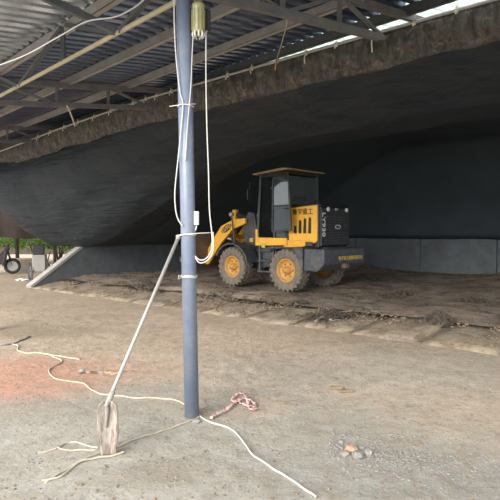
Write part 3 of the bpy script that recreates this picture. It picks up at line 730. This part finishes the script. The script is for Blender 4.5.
for i in range(5):
    blob('scrap', V(-.28+i*.14, -.12+.06*i+.03*math.sin(i*3), .02), .06, M['compost'], None, None, (1.2, .8, .5), 40+i, parent=e, lvl=1)
def mound(px, py, r_, h_, seed, label):
    c_ = onz(px, py, .17); m = MB(); n1, n2 = 40, 14; vs = [V(0, 0, h_*1.02)]
    for j in range(1, n2+1):
        for i_ in range(n1):
            a_ = 2*PI*i_/n1; rr = r_*j/n2*(1+.35*nz(math.cos(a_)*1.5+seed, math.sin(a_)*1.5, 2)); fr = j/n2
            x_, y_ = math.cos(a_)*rr*1.35, math.sin(a_)*rr
            z_ = h_*(1-sm(fr)) + .10*h_*8*.12*nz(x_*9+seed, y_*9, 0)+.025*nz(x_*22, y_*22, seed)*(1-fr) - .05*fr
            vs.append(V(x_, y_, z_))
    fs = [(0, 1+i_, 1+(i_+1) % n1) for i_ in range(n1)] + [(1+j*n1+i_, 1+(j+1)*n1+i_, 1+(j+1)*n1+(i_+1) % n1, 1+j*n1+(i_+1) % n1) for j in range(n2-1) for i_ in range(n1)]
    m.add(vs, fs); o = m.build('compost_mound', M['compost'], None, False); o.location = (c_.x, c_.y, .17); tag(o, label, 'mound', 'compost mounds on the bay floor')
    rn_ = random.Random(seed); m = MB()
    for i_ in range(160):
        a_ = rn_.random()*6.28; rr = abs(rn_.gauss(0, .6))*r_; p = V(math.cos(a_)*rr*1.5, math.sin(a_)*rr, h_*(1-sm(min(1, rr/r_)))+.01); q_ = .012+.022*rn_.random()
        m.add([p+V(-q_, 0, -q_*.5), p+V(q_*.5, q_, -q_*.4), p+V(q_*.6, -q_, -q_*.4), p+V(0, 0, q_)], [(0, 2, 3), (2, 1, 3), (1, 0, 3), (0, 1, 2)])
    c2 = m.build('crumbs', M['compost'], o); c2['kind'] = 'stuff'
mound(438, 322, .24, .17, 3, 'dark compost mound beside a slab slot at right')
mound(425, 309, .22, .12, 8, 'smaller dark compost mound behind the one at right')
mound(470, 303, .40, .12, 13, 'low compost mound near the right edge')
mound(398, 296, .35, .12, 19, 'low compost mound right of the loader, before the back wall')
mound(300, 305, .30, .08, 23, 'low dark compost heap behind the debris sticks')
mound(150, 287, .40, .10, 27, 'low compost heap in the bay just left of the pole')

# ---------------------------------------------------------------- wheel loader
LO = empty('wheel_loader', (1.29, 11.94, .20), math.radians(136.2), 'small yellow and dark slate wheel loader parked inside the bay', 'loader')
def lb(name, mb, mat, parent=None, bevel=.012, smooth=False, label=None):
    o = mb.build(name, mat, parent or LO, smooth, bevel)
    if label: o['label'] = label
    return o
def wheel(cx, cy, sgn):
    m = MB(); Rr = .485; wd = .30
    pf = [(-wd/2*.75, .27), (-wd/2*.95, .32), (-wd/2, .40), (-wd/2*.92, .445), (-wd/2*.5, .462), (0, .466), (wd/2*.5, .462), (wd/2*.92, .445), (wd/2, .40), (wd/2*.95, .32), (wd/2*.75, .27)]
    m.lathe(pf, (0, 0, 0), (0, 1, 0), 36)
    for i in range(22):
        a = i*2*PI/22
        for sd_ in (-1, 1):
            a1 = a + (PI/22 if sd_ > 0 else 0)
            def pt(ang, y, r): return V(math.cos(ang)*r, y, math.sin(ang)*r)
            hw = .038/.46
            y0, y1, y2 = 0.0*sd_, sd_*wd*.46, sd_*wd*.5
            da = .16
            vs = []
            for (aa, y, r1, r2) in ((a1, y0, .455, .488), (a1-da, y1, .43, .484), (a1-da*1.1, y2, .37, .43)):
                vs += [pt(aa-hw, y, r1), pt(aa+hw, y, r1), pt(aa+hw*.75, y, r2), pt(aa-hw*.75, y, r2)]
            m.add(vs, [(0, 1, 2, 3), (11, 10, 9, 8)] + [(o_+k_, o_+(k_+1) % 4, o_+4+(k_+1) % 4, o_+4+k_) for o_ in (0, 4) for k_ in range(4)])
    w_ = m.build('wheel', M['tyre'], LO); w_.location = (cx, cy, .485)
    w_['label'] = 'mud-caked tyre with deep lugs'
    s_ = sgn
    m = MB().lathe([(-.11, .275), (.11, .275), (.125, .265), (.12, .245), (.07, .235), (.045, .20), (.04, .12), (.035, 0.0)], (0, 0, 0), (0, s_, 0), 32)
    m.build('rim', M['yellow_rim'], w_, True)
    m = MB().lathe([(.03, .10), (.10, .095), (.115, .07), (.16, .062), (.165, 0)], (0, 0, 0), (0, s_, 0), 20); m.build('hub', M['yellow_rim'], w_, True)
    for a_ in range(6):
        an = a_*PI/3; m = MB().lathe([(.03, .016), (.065, .016), (.065, 0)], (math.cos(an)*.15, 0, math.sin(an)*.15), (0, s_, 0), 6); m.build('wheel_nut', M['rust'], w_)
    return w_
for cx in (-.12, 1.62):
    for sg in (1, -1): wheel(cx, sg*.70, sg)
# rear frame, axles
lb('axle', MB().tube([(-.12, -.6, .485), (-.12, .6, .485)], .09, 12), M['slate']); lb('axle', MB().tube([(1.62, -.6, .485), (1.62, .6, .485)], .09, 12), M['slate'])
lb('rear_frame', MB().box((-.95, -.42, .55), (.80, .42, 1.02)), M['slate'])
lb('cab_floor', MB().box((.12, -.60, 1.00), (.98, .60, 1.17)), M['slate'])
lb('front_frame', MB().prism([(.95, .45), (2.15, .45), (2.3, .75), (2.0, 1.0), (1.1, 1.05), (.95, .9)], -.36, .36), M['slate'])
lb('articulation_joint', MB().lathe([(.4, 0), (.4, .12), (1.05, .12), (1.05, 0)], (.90, 0, 0), (0, 0, 1), 16), M['slate'])
# counterweight
cw = lb('counterweight', MB().prism([(-.62, .99), (-.62, .50), (-.98, .50), (-1.16, .66), (-1.16, .99)], -.82, .82), M['slate_lit'], bevel=.03)
lb('rear_fender', MB().prism([(.45, .96), (.40, 1.01), (-.62, 1.01), (-.62, .93), (-.40, .99), (.3, .97)], .42, .86), M['slate_lit'])
lb('rear_fender', MB().prism([(.45, .96), (.40, 1.01), (-.62, 1.01), (-.62, .93), (-.40, .99), (.3, .97)], -.86, -.42), M['slate_lit'])
lb('fender_skirt', MB().prism([(-.32, .99), (-.62, .99), (-.62, .52), (-.56, .62), (-.44, .86)], .80, .86), M['slate_lit'])
lb('tow_hitch', MB().box((-1.22, -.08, .55), (-1.1, .08, .66)), M['rust'])
RotSide = Matrix(((-1, 0, 0, 0), (0, 0, 1, 0), (0, 1, 0, 0), (0, 0, 0, 1)))   # text facing +y, reading toward -x
RotRear = Matrix(((0, 0, -1, 0), (-1, 0, 0, 0), (0, 1, 0, 0), (0, 0, 0, 1)))  # text facing -x
text_part('鲁宇重工机械有限公司', .098, 'yellow_lettering', M['txt_yellow'], cw, Matrix.Translation((-1.163, -.22, .77)) @ RotRear)
# hood
hood = lb('engine_hood', MB().box((-.84, -.56, 1.0), (.05, .56, 1.93)), M['black'], bevel=.03)
for sg in (1, -1):
    pn = lb('hood_side_panel', MB().prism([(-.02, 1.16), (.0, 1.90), (-.82, 1.95), (-.82, 1.16)], sg*.56, sg*.60), M['yellow'], bevel=.01, label='yellow slotted side panel')
    for i in range(4):
        x = -.17-.135*i; z0 = 1.33; z1 = [1.50, 1.62, 1.66, 1.68][i]
        MB().prism([(x, z0), (x-.085, z0-.01), (x-.085, z1-.02), (x-.06, z1), (x-.02, z1)], sg*.601, sg*.606).build('vent_slot', M['black'], pn)
    if sg > 0: text_part('鲁宇重工', .145, 'panel_lettering', M['txt_dark'], pn, Matrix.Translation((-.42, .604, 1.80)) @ RotSide)
    lb('lower_side_panel', MB().prism([(.12, 1.0), (.12, 1.17), (-.80, 1.17), (-.80, 1.13), (-.42, 1.02)], sg*.56, sg*.615), M['yellow'])
lb('tail_lamp', MB().box((-.72, .60, 1.04), (-.52, .64, 1.14)), M['magenta'])
gr = lb('rear_grille', MB().prism([(-.84, 1.03), (-.91, 1.05), (-.91, 1.88), (-.84, 1.94)], -.55, .55), M['black'], bevel=.01)
for i in range(11): MB().box((-.925, -.46, 1.10+i*.058), (-.905, .40, 1.125+i*.058)).build('grille_slat', M['slate'], gr)
text_part('LY930', .155, 'side_lettering', M['txt_white'], gr, Matrix.Translation((-.915, .485, 1.52)) @ RotRear @ Matrix.Rotation(-PI/2, 4, 'Z'), sx=1.35)
for y in (.33, -.40):
    MB().lathe([(0, .045), (.02, .05), (.03, .04), (.03, 0)], (-.91, y, 1.86), (-1, 0, 0), 14).build('rear_lamp', M['white'], gr, True)
text_part('鲁宇', .06, 'grille_mark', M['txt_white'], gr, Matrix.Translation((-.915, 0, 1.86)) @ RotRear)
bd = MB().lathe([(-.0, .10), (.012, .095), (.012, .0)], (0, 0, 0), (-1, 0, 0), 24).build('badge', M['slate_lit'], gr); bd.location = (-.925, -.03, 1.47); bd.scale = (1, 1, .45)
m = MB().tube([V(-.012, math.cos(a)*.10, math.sin(a)*.042) for a in np.linspace(0, 2*PI, 25)], .006, 6, False).build('badge_ring', M['txt_white'], gr); m.location = (-.925, -.03, 1.47)
lb('hood_top', MB().prism([(-.90, 1.93), (-.86, 1.99), (.05, 1.95), (.05, 1.90)], -.57, .57), M['black'], bevel=.015)
0 and lb('exhaust_pipe', MB().tube([(-.35, -.3, 1.9), (-.35, -.3, 2.35)], .04, 12), M['rust'], smooth=True, bevel=0)
# cab
for sg in (1, -1):
    lb('sill_panel', MB().prism([(.98, 1.02), (.98, 1.42), (.91, 1.42), (.90, 1.22), (.0, 1.22), (-.0, 1.05)], sg*.60, sg*.66), M['yellow'], label='yellow cab sill')
    for x, z0 in ((.95, 1.15), (.03, 1.15)):
        lb('cab_pillar', MB().bar((x, sg*.60, z0), (x-(.08 if x > .5 else -.03), sg*.57, 2.74), .07, .07), M['black'])
    lb('roof_rail', MB().bar((.9, sg*.57, 2.68), (.05, sg*.57, 2.70), .06, .06), M['black'])
    lb('cab_pillar', MB().bar((.40, sg*.62, 1.2), (.42, sg*.58, 2.7), .05, .05), M['black'])
lb('cab_roof', MB().prism([(1.02, 2.72), (1.02, 2.76), (.10, 2.83), (-.08, 2.81), (-.08, 2.78)], -.72, .72), M['tanroof'], bevel=.02, label='cab roof with rusty tan rim')
lb('roof_lining', MB().box((-.02, -.64, 2.70), (.95, .64, 2.74)), M['black'])
lb('windscreen', MB().bar((.96, 0, 1.3), (.88, 0, 2.68), 1.1, .012, V(1, 0, 0)), M['glass'], bevel=0)
lb('rear_window', MB().bar((.03, 0, 1.98), (.05, 0, 2.66), 1.08, .012, V(1, 0, 0)), M['glass'], bevel=0)
lb('cross_rail', MB().bar((.03, -.58, 1.96), (.03, .58, 1.96), .05, .05), M['black'])
lb('cross_rail', MB().bar((.90, -.58, 2.69), (.90, .58, 2.69), .05, .05), M['black'])
lb('cross_rail', MB().bar((.95, -.58, 1.30), (.95, .58, 1.30), .05, .25), M['slate'])
lb('side_window', MB().prism([(.90, 1.45), (.85, 2.66), (.10, 2.66), (.08, 1.45)], -.60, -.59), M['glass'], bevel=0)
lb('side_window', MB().prism([(.36, 1.24), (.38, 2.66), (.10, 2.66), (.08, 1.24)], .60, .605), M['glass'], bevel=0)
st = lb('driver_seat', MB().box((.22, -.24, 1.17), (.65, .24, 1.62)), M['black'], bevel=.05)
MB().prism([(.22, 1.60), (.34, 1.60), (.24, 2.2), (.12, 2.2)], -.22, .22).build('seat_back', M['black'], st, bevel=.03)
stc = lb('steering_column', MB().tube([(.90, 0, 1.2), (.72, 0, 1.78)], .03, 10), M['black'], bevel=0)
ax = V(-.3, 0, .95).normalized(); a_ = ax.cross(V(0, 1, 0)); m = MB().tube([V(.72, 0, 1.8)+(V(0, 1, 0)*math.cos(t)+a_*math.sin(t))*.19 for t in np.linspace(0, 2*PI, 25)], .014, 8, False); m.build('steering_wheel', M['black'], stc, True)
# open door laid back along the cab side
dr = MB(); dy = .80
def dpt(x, z): return V(x, dy + (.26-x)*.10, z)
fr_ = [(.30, 1.36), (.28, 2.60), (-.22, 2.50), (-.30, 1.40)]
for i in range(4): dr.bar(dpt(*fr_[i]), dpt(*fr_[(i+1) % 4]), .035, .05, V(0, 1, 0))
dr.bar(dpt(.29, 1.95), dpt(-.26, 1.95), .03, .05, V(0, 1, 0))
dr = lb('door', dr, M['slate'], bevel=.006, label='dark-framed cab door swung open against the side')
def pane(poly, name): 
    m = MB(); n = len(poly); vs = [dpt(x, z)+V(0, .004, 0) for x, z in poly]+[dpt(x, z)-V(0, .004, 0) for x, z in poly]
    m.add(vs, [tuple(range(n)), tuple(range(n, 2*n))[::-1]]+[(i, (i+1) % n, (i+1) % n+n, i+n) for i in range(n)]); m.build(name, M['upglass'] if name == 'upper_pane' else M['doorglass'], dr)
pane([(.27, 1.97), (.26, 2.57), (-.20, 2.48), (-.24, 1.97)], 'upper_pane'); pane([(.28, 1.38), (.27, 1.93), (-.24, 1.93), (-.28, 1.42)], 'lower_pane')
MB().tube([dpt(-.2, 1.88)+V(0, .03, 0), dpt(-.08, 1.88)+V(0, .03, 0)], .012, 8).build('door_handle', M['black'], dr)
for z in (1.6, 2.35): lb('door_hinge', MB().box((.30, .62, z), (.36, .82, z+.05)), M['black'])
# mirror
mi = lb('mirror_arm', MB().tube([(.92, .60, 2.55), (1.02, .80, 2.55), (1.02, .82, 2.3)], .012, 8), M['black'], bevel=0)
MB().box((1.0, .76, 2.12), (1.03, .90, 2.38)).build('mirror', M['black'], mi, bevel=.008)
# steps
sp = lb('step_ladder', MB().bar((.82, .66, .38), (.86, .62, 1.15), .05, .04, V(0, 1, 0)).bar((.42, .66, .38), (.42, .62, 1.15), .05, .04, V(0, 1, 0)), M['slate_lit'], bevel=.004)
for z in (.40, .65, .90): MB().box((.42, .60, z), (.84, .74, z+.03)).build('step', M['slate_lit'], sp)
lb('side_tank', MB().box((.36, .40, .50), (.80, .60, 1.0)), M['slate'], bevel=.03)
lb('warning_sticker', MB().box((.64, .672, .98), (.76, .676, 1.08)), M['txt_yellow'], bevel=0)
# tower, arms, bucket
for sg in (1, -1):
    lb('boom_tower', MB().prism([(1.18, .55), (1.14, 1.05), (1.30, 1.83), (1.52, 1.86), (1.66, 1.55), (1.62, .6)], sg*.28, sg*.36), M['slate'])
    lb('lift_arm', MB().prism([(1.52, 1.70), (1.52, 1.56), (1.98, 1.42), (2.42, 1.05), (2.95, .46), (3.12, .46), (3.10, .66), (2.80, 1.08), (2.42, 1.50), (1.95, 1.68)], sg*.38, sg*.46), M['yellow'], label='yellow lift arm') if sg < 0 else None
    if sg > 0:
        arm = lb('lift_arm', MB().prism([(1.52, 1.70), (1.52, 1.56), (1.98, 1.42), (2.42, 1.05), (2.95, .46), (3.12, .46), (3.10, .66), (2.80, 1.08), (2.42, 1.50), (1.95, 1.68)], .38, .46), M['yellow'], label='yellow lift arm with dark oval badge')
        an = math.atan2(.12, .30)
        ov = MB().lathe([(0, .14), (.006, .138), (.006, 0)], (0, 0, 0), (0, 1, 0), 28).build('arm_badge', M['txt_dark'], arm); ov.location = (2.20, .461, 1.44); ov.scale = (1.5, 1, .60); ov.rotation_euler = (0, .48, 0)
        text_part('LUYU', .14, 'badge_lettering', M['yellow'], arm, Matrix.Translation((2.20, .468, 1.44)) @ Matrix.Rotation(.48, 4, 'Y') @ RotSide, .003)
    lb('lift_cylinder', MB().tube([(1.35, sg*.32, .80), (2.1, sg*.34, 1.15)], .05, 10), M['slate'], bevel=0, smooth=True)
    lb('piston_rod', MB().tube([(2.1, sg*.34, 1.15), (2.5, sg*.36, 1.22)], .028, 8), M['galv'], bevel=0, smooth=True)
    arc = [(1.62+math.cos(a)*.60, .50+math.sin(a)*.58) for a in np.linspace(.45, 2.95, 9)]; arc2 = [(1.62+math.cos(a)*.57, .50+math.sin(a)*.55) for a in np.linspace(2.95, .45, 9)]
    lb('front_fender', MB().prism(arc+arc2, sg*.48, sg*.88), M['slate_lit'], bevel=0)
    lp_ = lb('lamp_bracket', MB().tube([(1.85, sg*.50, 1.05), (1.90, sg*.56, 1.75), (1.93, sg*.5, 1.80)], .02, 8), M['slate'], bevel=0)
    MB().lathe([(-.05, .04), (.04, .065), (.05, .06), (.05, 0)], (1.93, sg*.52, 1.80), (1, 0, 0), 14).build('head_lamp', M['galv'], lp_)
lb('arm_cross_tube', MB().tube([(2.42, -.40, 1.22), (2.42, .40, 1.22)], .06, 12), M['yellow'], bevel=0)
lb('tilt_cylinder', MB().tube([(1.45, 0, 1.65), (2.25, 0, 1.80)], .06, 12), M['slate'], bevel=0)
lb('rocker_lever', MB().prism([(2.35, 1.15), (2.5, 1.2), (2.40, 1.95), (2.26, 1.95)], -.05, .05), M['yellow'])
lb('tilt_link', MB().bar((2.48, 0, 1.2), (3.05, 0, .98), .06, .08), M['slate'])
lb('arm_sticker', MB().box((1.33, .362, 1.10), (1.45, .367, 1.20)), M['txt_yellow'], bevel=0)
ou = [(3.02, 1.30), (2.92, .95), (2.95, .60), (3.10, .42), (3.30, .36), (3.62, .56)]
inn = [(3.60, .60), (3.30, .41), (3.13, .47), (3.0, .64), (2.97, .95), (3.06, 1.29)]
bk = lb('bucket', MB().prism(ou+inn, -.90, .90), M['rust'], bevel=0, label='worn rusty loading bucket')
for sg in (1, -1): MB().prism([(3.02, 1.30), (2.92, .95), (2.95, .60), (3.10, .42), (3.30, .36), (3.62, .56), (3.2, 1.0)], sg*.87, sg*.91).build('bucket_side', M['rust'], bk)
for i in range(7): MB().bar((3.58, -.78+i*.26, .56), (3.74, -.78+i*.26, .64), .07, .03).build('bucket_tooth', M['rust'], bk)
m = MB(); lb('hydraulic_hose', MB().tube(smooth_path([V(1.1, .2, .9), V(1.05, .35, 1.4), V(1.3, .3, 1.75), V(1.7, .15, 1.8)]), .018, 7).tube(smooth_path([V(1.0, .1, .9), V(.98, .28, 1.3), V(1.25, .25, 1.65)]), .018, 7), M['black'], bevel=0)

# ---------------------------------------------------------------- background at the left
def gd(x, y): return onz(x, y)
# brown cloth hung from the far roof
m = MB(); vs = []
for j in range(2):
    for i in range(60):
        fr = i/59; X = -17+13.5*fr; vs.append(V(X, 20.4+.08*math.sin(i*1.1), [1.28+.04*math.sin(i*.5), 5.0][j]))
m.add(vs, [(i, i+1, i+61, i+60) for i in range(59)]); o = m.build('hanging_cloth', M['brown'], None, True); md = o.modifiers.new('s', 'SOLIDIFY'); md.thickness = .02
tag(o, 'dark brown cloth hung across the far end of the shed, left', 'cloth')
for i, (x, wd, lb_) in enumerate(((17.5, .16, 'dark wooden post between green gaps, behind the timber stack'), (55, .14, 'dark wooden post just left of the sloping wall end'))):
    b_ = gd(x, 264); b_.z = 0
    e = empty('wooden_post', (b_.x*1.0, b_.y, 0), 0, lb_, 'post', 'wooden posts at the far end'); MB().tube([V(0, 0, -.05), V(0, 0, 2.6), V(0, 0, 5)], [wd*.55, wd*.5, wd*.5], 10).build('trunk', M['bark'], e, True)
    MB().bar(V(-.5, 0, 4.9), V(.5, 0, 4.9), .1, .1).build('crosspiece', M['bark'], e)
# low kerb and boards
def bush(cx, cy, r, h, label, seed):
    rn = random.Random(seed); e = empty('leafy_bush', (cx, cy, 0), 0, label, 'bush', 'green bushes beyond the shed'); m = MB()
    for i in range(1500):
        a = rn.random()*6.283; b_ = math.acos(rn.uniform(-.3, 1)); rr = (.72+.32*rn.random())*(1+.25*math.sin(3*a+seed))
        p = V(math.cos(a)*math.sin(b_)*r*rr, math.sin(a)*math.sin(b_)*r*rr, max(.05, h*.45+math.cos(b_)*h*.55*rr)); d1 = V(rn.gauss(0, 1), rn.gauss(0, 1), rn.gauss(0, 1)).normalized(); d2 = d1.cross(V(rn.gauss(0, 1), rn.gauss(0, 1), 1)).normalized()
        L = .07+.07*rn.random(); m.add([p-d1*L, p+d2*L*.45, p+d1*L, p-d2*L*.45], [(0, 1, 2, 3)])
    o = m.build('foliage', M['leaf'], e); o['kind'] = 'stuff'
    m = MB()
    for i in range(5):
        a = i*1.3; m.tube([V(0, 0, -.05), V(math.cos(a)*r*.3, math.sin(a)*r*.3, h*.4), V(math.cos(a)*r*.5, math.sin(a)*r*.5, h*.75)], [.04, .03, .01], 6)
    m.build('stem', M['bark'], e)
bush(-12.6, 24.5, 1.3, 2.3, 'green bush beyond the shed at the left edge', 1)
bush(-10.9, 25.5, 1.2, 2.4, 'bright green bush beyond the dark post', 2)
bush(-9.4, 24.6, 1.0, 2.1, 'green bush seen over the hand cart', 3)
bush(-8.0, 26.0, 1.2, 2.4, 'green bush nearest the sloping wall end', 4)
bush(-14.9, 25.5, 1.4, 2.6, 'green bush beyond the left edge of the picture', 5)
bush(-6.2, 27.0, 1.4, 2.5, 'green bush hidden behind the sloping wall', 6)
# timber stack on a block
c_ = gd(24, 271.5); e = empty('timber_stack', (c_.x, c_.y+.2, 0), 0, 'stack of tan boards on a grey block at far left', 'timber')
MB().box((-.55, -.3, -.02), (.45, .3, .27)).build('block', M['conc'], e, bevel=.02)
for i in range(6):
    j = i//2; MB().box((-.62+.04*(i % 3), -.27+.28*(i % 2), .28+j*.075), (.60-.05*j, -.03+.28*(i % 2), .345+j*.075)).build('board', M['wood'], e)
# hand cart
c_ = gd(39.5, 279.5); e = empty('hand_cart', (c_.x, c_.y, 0), math.radians(14), 'two-wheeled hand cart with pale box, left of the sloping wall', 'cart')
MB().box((-.20, -.12, .26), (.20, .32, .80)).build('box', M['pale'], e, bevel=.02)
MB().box((-.20, .0, .80), (.14, .28, 1.12)).build('crate', M['black'], e, bevel=.02)
for sx_ in (-1, 1):
    w_ = MB().lathe([(-.02, .235), (-.02, .265), (.02, .265), (.02, .235)], (0, 0, 0), (1, 0, 0), 28, True).build('wheel', M['steel_dark'], e); w_.location = (sx_*.28, 0, .265)
    for a in range(8): MB().bar((0, 0, 0), (0, math.cos(a*PI/4)*.24, math.sin(a*PI/4)*.24), .008, .008, V(1, 0, 0)).build('spoke', M['galv'], w_)
    MB().tube([(sx_*.17, .25, .4), (sx_*.17, 1.2, .85)], .02, 8).build('handle', M['steel_dark'], e)
    MB().tube([(sx_*.17, -.34, 0.0), (sx_*.17, -.10, .34)], .018, 8).build('leg', M['steel_dark'], e)
MB().tube([(-.28, 0, .265), (.28, 0, .265)], .018, 8).build('axle', M['steel_dark'], e)
for i, (x, y) in enumerate(((18, 281), (21, 280), (23.5, 281.2), (26, 280.6))):
    p = gd(x, y); blob('litter_scrap', V(p.x, p.y, .03), .07, M['white'], 'small white litter scrap by the hand cart, %s' % ['farthest left', 'second from the left', 'third from the left', 'right under its wheel'][i], 'litter', (1.2, .7, .4), i, 'white litter by the hand cart')
# motorcycle cut by the left edge
c_ = gd(4, 274.5); e = empty('motorcycle', (c_.x-.38, c_.y, 0), math.radians(24), 'dark plum and black motorcycle parked at the left edge', 'motorcycle')
for x in (-.62, .62):
    w_ = MB().lathe([(-.05, .18), (-.05, .27), (0, .29), (.05, .27), (.05, .18)], (0, 0, 0), (0, 1, 0), 24, True).build('wheel', M['black'], e, True); w_.location = (x, 0, .29)
    MB().lathe([(-.03, 0), (-.03, .19), (.03, .19), (.03, 0)], (0, 0, 0), (0, 1, 0), 16).build('rim', M['galv'], w_)
MB().prism([(-.45, .42), (-.3, .66), (.1, .70), (.38, .95), (.52, .92), (.40, .42), (.1, .30)], -.13, .13).build('body', M['magenta'], e, bevel=.04)
MB().prism([(-.75, .70), (-.7, .82), (-.2, .82), (.12, .76), (.1, .68), (-.5, .66)], -.15, .15).build('seat', M['black'], e, bevel=.04)
MB().prism([(-.30, .22), (-.2, .46), (.2, .44), (.22, .22)], -.16, .16).build('engine', M['pale'], e, bevel=.04)
MB().tube([(.62, 0, .29), (.45, 0, .95), (.40, 0, 1.02)], .035, 8).build('fork', M['steel_dark'], e)
MB().tube([(.32, -.34, 1.05), (.42, 0, 1.0), (.32, .34, 1.05)], .016, 8).build('handlebar', M['black'], e)
MB().prism([(.40, .82), (.55, .88), (.52, 1.1), (.42, 1.1)], -.10, .10).build('headlamp_cowl', M['magenta'], e, bevel=.03)
MB().prism([(.28, .32), (.40, .30), (.48, .85), (.40, .88)], -.22, .22).build('leg_shield', M['black'], e, bevel=.02)
# far low wall closing the yard behind the bushes
tag(MB().box((-40, 33, 0), (40, 33.3, 1.2)).build('trim_1', M['bark']), kind='structure')
